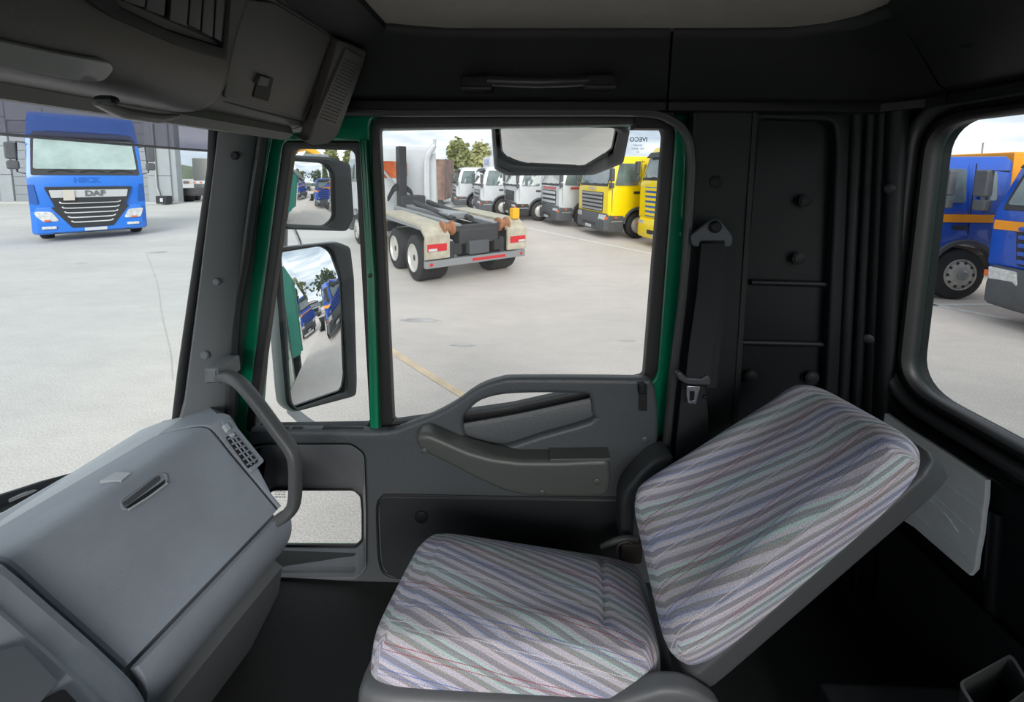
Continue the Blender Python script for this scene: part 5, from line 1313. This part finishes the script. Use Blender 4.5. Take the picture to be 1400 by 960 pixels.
# truck seen from behind, right of the building
rt_ = PZ(272, 276)
RT = thing('flatbed_truck', rt_, 'dark tractor seen from behind in the gap right of the building', 'truck', rotz=R(25))
LOCAL[0] = True
box('chassis_rear', (0, .5, .8), (2.4, 1.2, .5), M_CHAS, RT, .03); box('cab_back', (0, 4.2, 2.2), (2.45, 1.8, 2.5), mat('cab_cream', (.5, .5, .46), .5), RT, .08)
box('rear_bumper', (0, 0, .55), (2.4, .1, .15), M_CHAS, RT)
for s in (-1, 1):
    box('tail_lamp', (s * .9, -.05, .85), (.4, .06, .18), M_RED, RT, .01); wheel(RT, s * 1.2, .9, s, dual=True); wheel(RT, s * 1.2, 2.2, s, dual=True)
box('light_board', (0, .1, 1.5), (1.8, .1, .25), WHITE, RT, .02)
for k in range(4): box('marker_lamp', (-.6 + k * .4, 0.03, 1.5), (.12, .04, .1), M_AMB, RT)
LOCAL[0] = False

# --- orange-striped blue trucks beyond the rear window
g_b = PZ(1311, 411)
# near one of the two shows its side: wheel stands on g_b; nose points left (-X)
truck('crew_truck', 'royal blue truck with orange waistband, its side and front wheel toward rear window', (g_b.x - 1.32, g_b.y + 1.24, 0), face_to(-1, 0), BLUE, zr=2.74, screen=(1.86, 2.50), L=2.06, my=.62, sdz=-.27, hdz=-.44, stripe=ORANGE, gm=BLUE, ng=5, detail=2, body='gear', bumper=M_PLAS, lamp_z=.78)
q_ = PZ(1352, 432)
truck('crew_truck', 'royal blue truck with orange waistband and R440 on its grille, at the right frame edge', (7.8, 5.33, 0), face_to(-1, 0.0), BLUE, zr=2.80, screen=(1.86, 2.54), L=2.06, sdz=-.27, hdz=-.44, stripe=ORANGE, gm=BLUE, ng=5, detail=1, body=None, bumper=M_PLAS, lamp_z=.78)
LOCAL[0] = True
r4 = [o for o in COL.objects if o.name.startswith('crew_truck')][-1]
text('badge', 'R440', 0.10, frame_mx((.85, -.06, 1.02), (1, 0, 0), (0, 0, 1)), M_CHR, r4, .004, .003)
for tt in [o for o in COL.objects if o.name.startswith('crew_truck')]:
    quad_plate('front_stripe', [(-1.2, -.014, 1.52), (1.2, -.014, 1.52), (1.2, -.014, 1.67), (-1.2, -.014, 1.67)], .012, ORANGE, tt)
LOCAL[0] = False
# white trailer behind them
wt = PZ(1330, 318)
WT = thing('trailer', (wt.x, wt.y, 0), 'long white curtain trailer standing behind the blue trucks', 'trailer')
box('curtain_side', (wt.x + 2, wt.y + 1.3, 2.55), (13.0, 2.5, 2.7), mat('trailer_white', (.66, .68, .70), .5, vary=.04, vscale=1), WT, .03)
for k in range(7): box('curtain_seam', (wt.x - 4 + k * 2, wt.y + .03, 2.55), (.03, .03, 2.6), GREY, WT)
for k in range(3):
    LOCAL[0] = False
    w_ = lathe('tyre', [(.3, 0), (.47, 0), (.5, -.06), (.5, -.24), (.3, -.28)], (wt.x + 4 + k * 1.3, wt.y + .1, .5), (0, -1, 0), M_TYRE, WT, 20)
box('trailer_frame', (wt.x + 2, wt.y + 1.3, 1.1), (12.6, 1.0, .25), M_CHAS, WT)

# --- what the mirrors show: our own green body, more trucks and woods down the yard
GB = thing('tipper_body', (3.6, 0, 1.2), 'green ribbed tipper body of our own truck, seen in door mirrors', 'tipper')
M_TEAL = mat('tipper_green', '#3f8f7c', 0.5, vary=.15, vscale=2)
box('tipper_wall', (4.9, 0, 1.95), (4.6, 2.6, 1.5), M_TEAL, GB, .03)
for k in range(8): box('body_rib', (2.8 + k * .60, 1.32, 1.95), (.12, .10, 1.45), M_TEAL, GB, .01)
box('chassis_beam', (3.5, 0, .95), (6.5, .9, .3), M_CHAS, GB)
LOCAL[0] = False
for s in (-1, 1):
    for x in (3.4, 4.75):
        lathe('tyre', [(.3, 0), (.47, 0), (.5, -.06), (.5, -.5), (.3, -.56)], (x, s * 1.2, .5), (0, s, 0), M_TYRE, GB, 22)
lbl = ['royal blue truck with orange waistband farther down the yard, seen in the door mirrors', 'royal blue truck with orange waistband, second of the mirrored row', 'royal blue truck with orange waistband, third of the mirrored row']
src = [o for o in COL.objects if o.name.startswith('crew_truck') and not o.parent][1]
EX = []
for k, (x, y) in enumerate(((16.5, 2.8),)):
    c_ = copy_tree(src); c_.location = (x, y, 0); c_['label'] = lbl[k]; EX.append(c_)
truck('cab_truck', 'white truck with an orange-red load far back in the door mirror', (34, 8.0, 0), face_to(-1, 0), WHITE, zr=3.0, body='tipper', bm_=ORED, ng=3, gm=M_PLAD)
truck('cab_truck', 'red truck far back in the door mirror', (36, 4.0, 0), face_to(-1, 0), mat('paint_red', '#9c2420', .4), zr=2.8, ng=3, gm=M_PLAD)

# ============================================================ TREES AND FAR GROUND
M_LEAF = [mat('leaf_olive', (0.20, 0.22, 0.09), .8, vary=.45, vscale=.8), mat('leaf_dark', (0.09, 0.13, 0.07), .8, vary=.45, vscale=.8), mat('leaf_yellowish', (0.30, 0.30, 0.12), .8, vary=.4, vscale=.8)]
M_BARK = mat('bark', (.10, .08, .06), .9)
def tree(name, label, x, y, h, w, lm, seed, group=None, conif=False):
    rd = random.Random(seed); t = thing(name, (x, y, 0), label, 'tree', group)
    tube('trunk', [(x, y, 0), (x + .1, y, h * .5), (x, y, h * .8)], [.25, .18, .08], M_BARK, t, 7)
    bm = bmesh.new()
    n = 900
    for i in range(n):
        if conif:
            k = rd.random(); z = h * (.12 + .86 * k); rr = w * .5 * (1 - k) * rd.uniform(.5, 1.05); a = rd.uniform(0, 2 * PI)
            p = Vector((x + rr * math.cos(a), y + rr * math.sin(a), z))
        else:
            v = Vector((rd.gauss(0, 1), rd.gauss(0, 1), rd.gauss(0, 1))).normalized() * rd.uniform(.55, 1.05)
            l = 1 + .22 * math.sin(5 * math.atan2(v.y, v.x) + seed) + .18 * math.sin(4 * v.z + seed)
            p = Vector((x + v.x * w / 2 * l, y + v.y * w / 2 * l, h * .62 + v.z * h * .38 * l))
        s = rd.uniform(.22, .5) * h / 9; q = Matrix.Rotation(rd.uniform(0, 6.3), 3, Vector((rd.random(), rd.random(), rd.random() + .01)).normalized())
        vs = [bm.verts.new(p + q @ Vector(c) * s) for c in ((-1, 0, -.6), (1, 0, -.5), (.7, .2, .7), (-.6, .3, .6))]
        bm.faces.new(vs)
    bm_obj('foliage', bm, lm, t, False)
    return t
def tree_at(name, label, px, pyt, Y, wpx, lm, seed, conif=False, group=None):
    top = PY(px, pyt, Y); w = wpx / FPX * Y
    return tree(name, label, top.x, Y, max(3, top.z), w, lm, seed, group, conif)
tree_at('leafy_tree', 'olive tree behind the vans, left of the pair over the box trucks', 626, 187, 58, 26, M_LEAF[0], 1)
tree_at('leafy_tree', 'olive tree behind the vans, right of the pair over the box trucks', 656, 192, 66, 26, M_LEAF[2], 2)
for k, (px, py) in enumerate(((398, 207), (425, 203), (452, 205), (480, 203))):
    tree_at('leafy_tree', ['leftmost', 'second', 'third', 'last'][k] + ' of the dull green trees behind the upper mirror', px, py, 45, 17, M_LEAF[0], 10 + k)
# low hills and far roofs behind the row
bm = bmesh.new()
prev = None
N = 80
for i in range(N + 1):
    a = -1.2 + 3.9 * i / N                 # sweeps from front left round to behind
    x, y = 150 * math.sin(a), 150 * math.cos(a)
    h_ = 5 + 1.5 * math.sin(i * .37) + 1.2 * math.sin(i * .9 + 1)
    cur = (bm.verts.new((x, y, -1)), bm.verts.new((x * 1.02, y * 1.02, h_)), bm.verts.new((x * 1.25, y * 1.25, h_ * .6)))
    if prev:
        bm.faces.new((prev[0], cur[0], cur[1], prev[1])); bm.faces.new((prev[1], cur[1], cur[2], prev[2]))
    prev = cur
hills = bm_obj('wooded_hills', bm, mat('hill_green', (0.12, 0.15, 0.11), .95, vary=.35, vscale=.12)); hills['kind'] = 'structure'
# woods behind our truck, for the mirrors
for k in range(6):
    x = 52 + 3 * (k % 3); y = -10 + 9.0 * k
    tree('spruce' if k % 3 == 1 else 'leafy_tree', ['nearest', 'second', 'third', 'fourth', 'fifth', 'last'][k] + ' dark tree, counted from own truck body, in the door mirror', x, y, (17 if k % 3 == 1 else 10) + (k * 7 % 4), 7, M_LEAF[1] if k % 2 else M_LEAF[0], 30 + k, 'trees at the end of the yard', k % 3 == 1)
# yellow excavator cab in the gap behind the upper mirror
ey = 26.0
ec_ = PY(448, 214, ey)
XT = thing('excavator', (ec_.x, ey, 0), 'yellow excavator standing far off between mirror and white cab', 'excavator')
box('excavator_body', (ec_.x, ey, 1.9), (2.4, 2.4, 1.6), mat('digger_yellow', '#e2a21a', .5), XT, .1); box('excavator_cab', (ec_.x - .5, ey - .5, 2.9), (1.1, 1.2, 1.3), M_SCR, XT, .08)
tube('excavator_boom', cr([(ec_.x + .4, ey, 2.6), (ec_.x - 1.5, ey, 4.0), (ec_.x - 3.2, ey, 3.0), (ec_.x - 3.4, ey, 1.2)], 3), .2, mat('digger_yellow', '#e2a21a', .5), XT, 8)
box('excavator_track', (ec_.x, ey, .6), (3.2, 2.6, .9), M_PLAD, XT, .2)
# blue sign panels on the boxes of the two pale trucks
bxs = [o for o in COL.objects if o.name.startswith('cab_truck') and 'box truck' in o.get('label', '')]
LOCAL[0] = True
for o in bxs:
    for s in (-1, 1): box('blue_panel', (s * 1.245, 3.4, 3.1), (.01, 1.7, .5), BLUE, o)
    box('blue_panel', (0, 2.19, 3.15), (1.4, .01, .4), BLUE, o)
LOCAL[0] = False
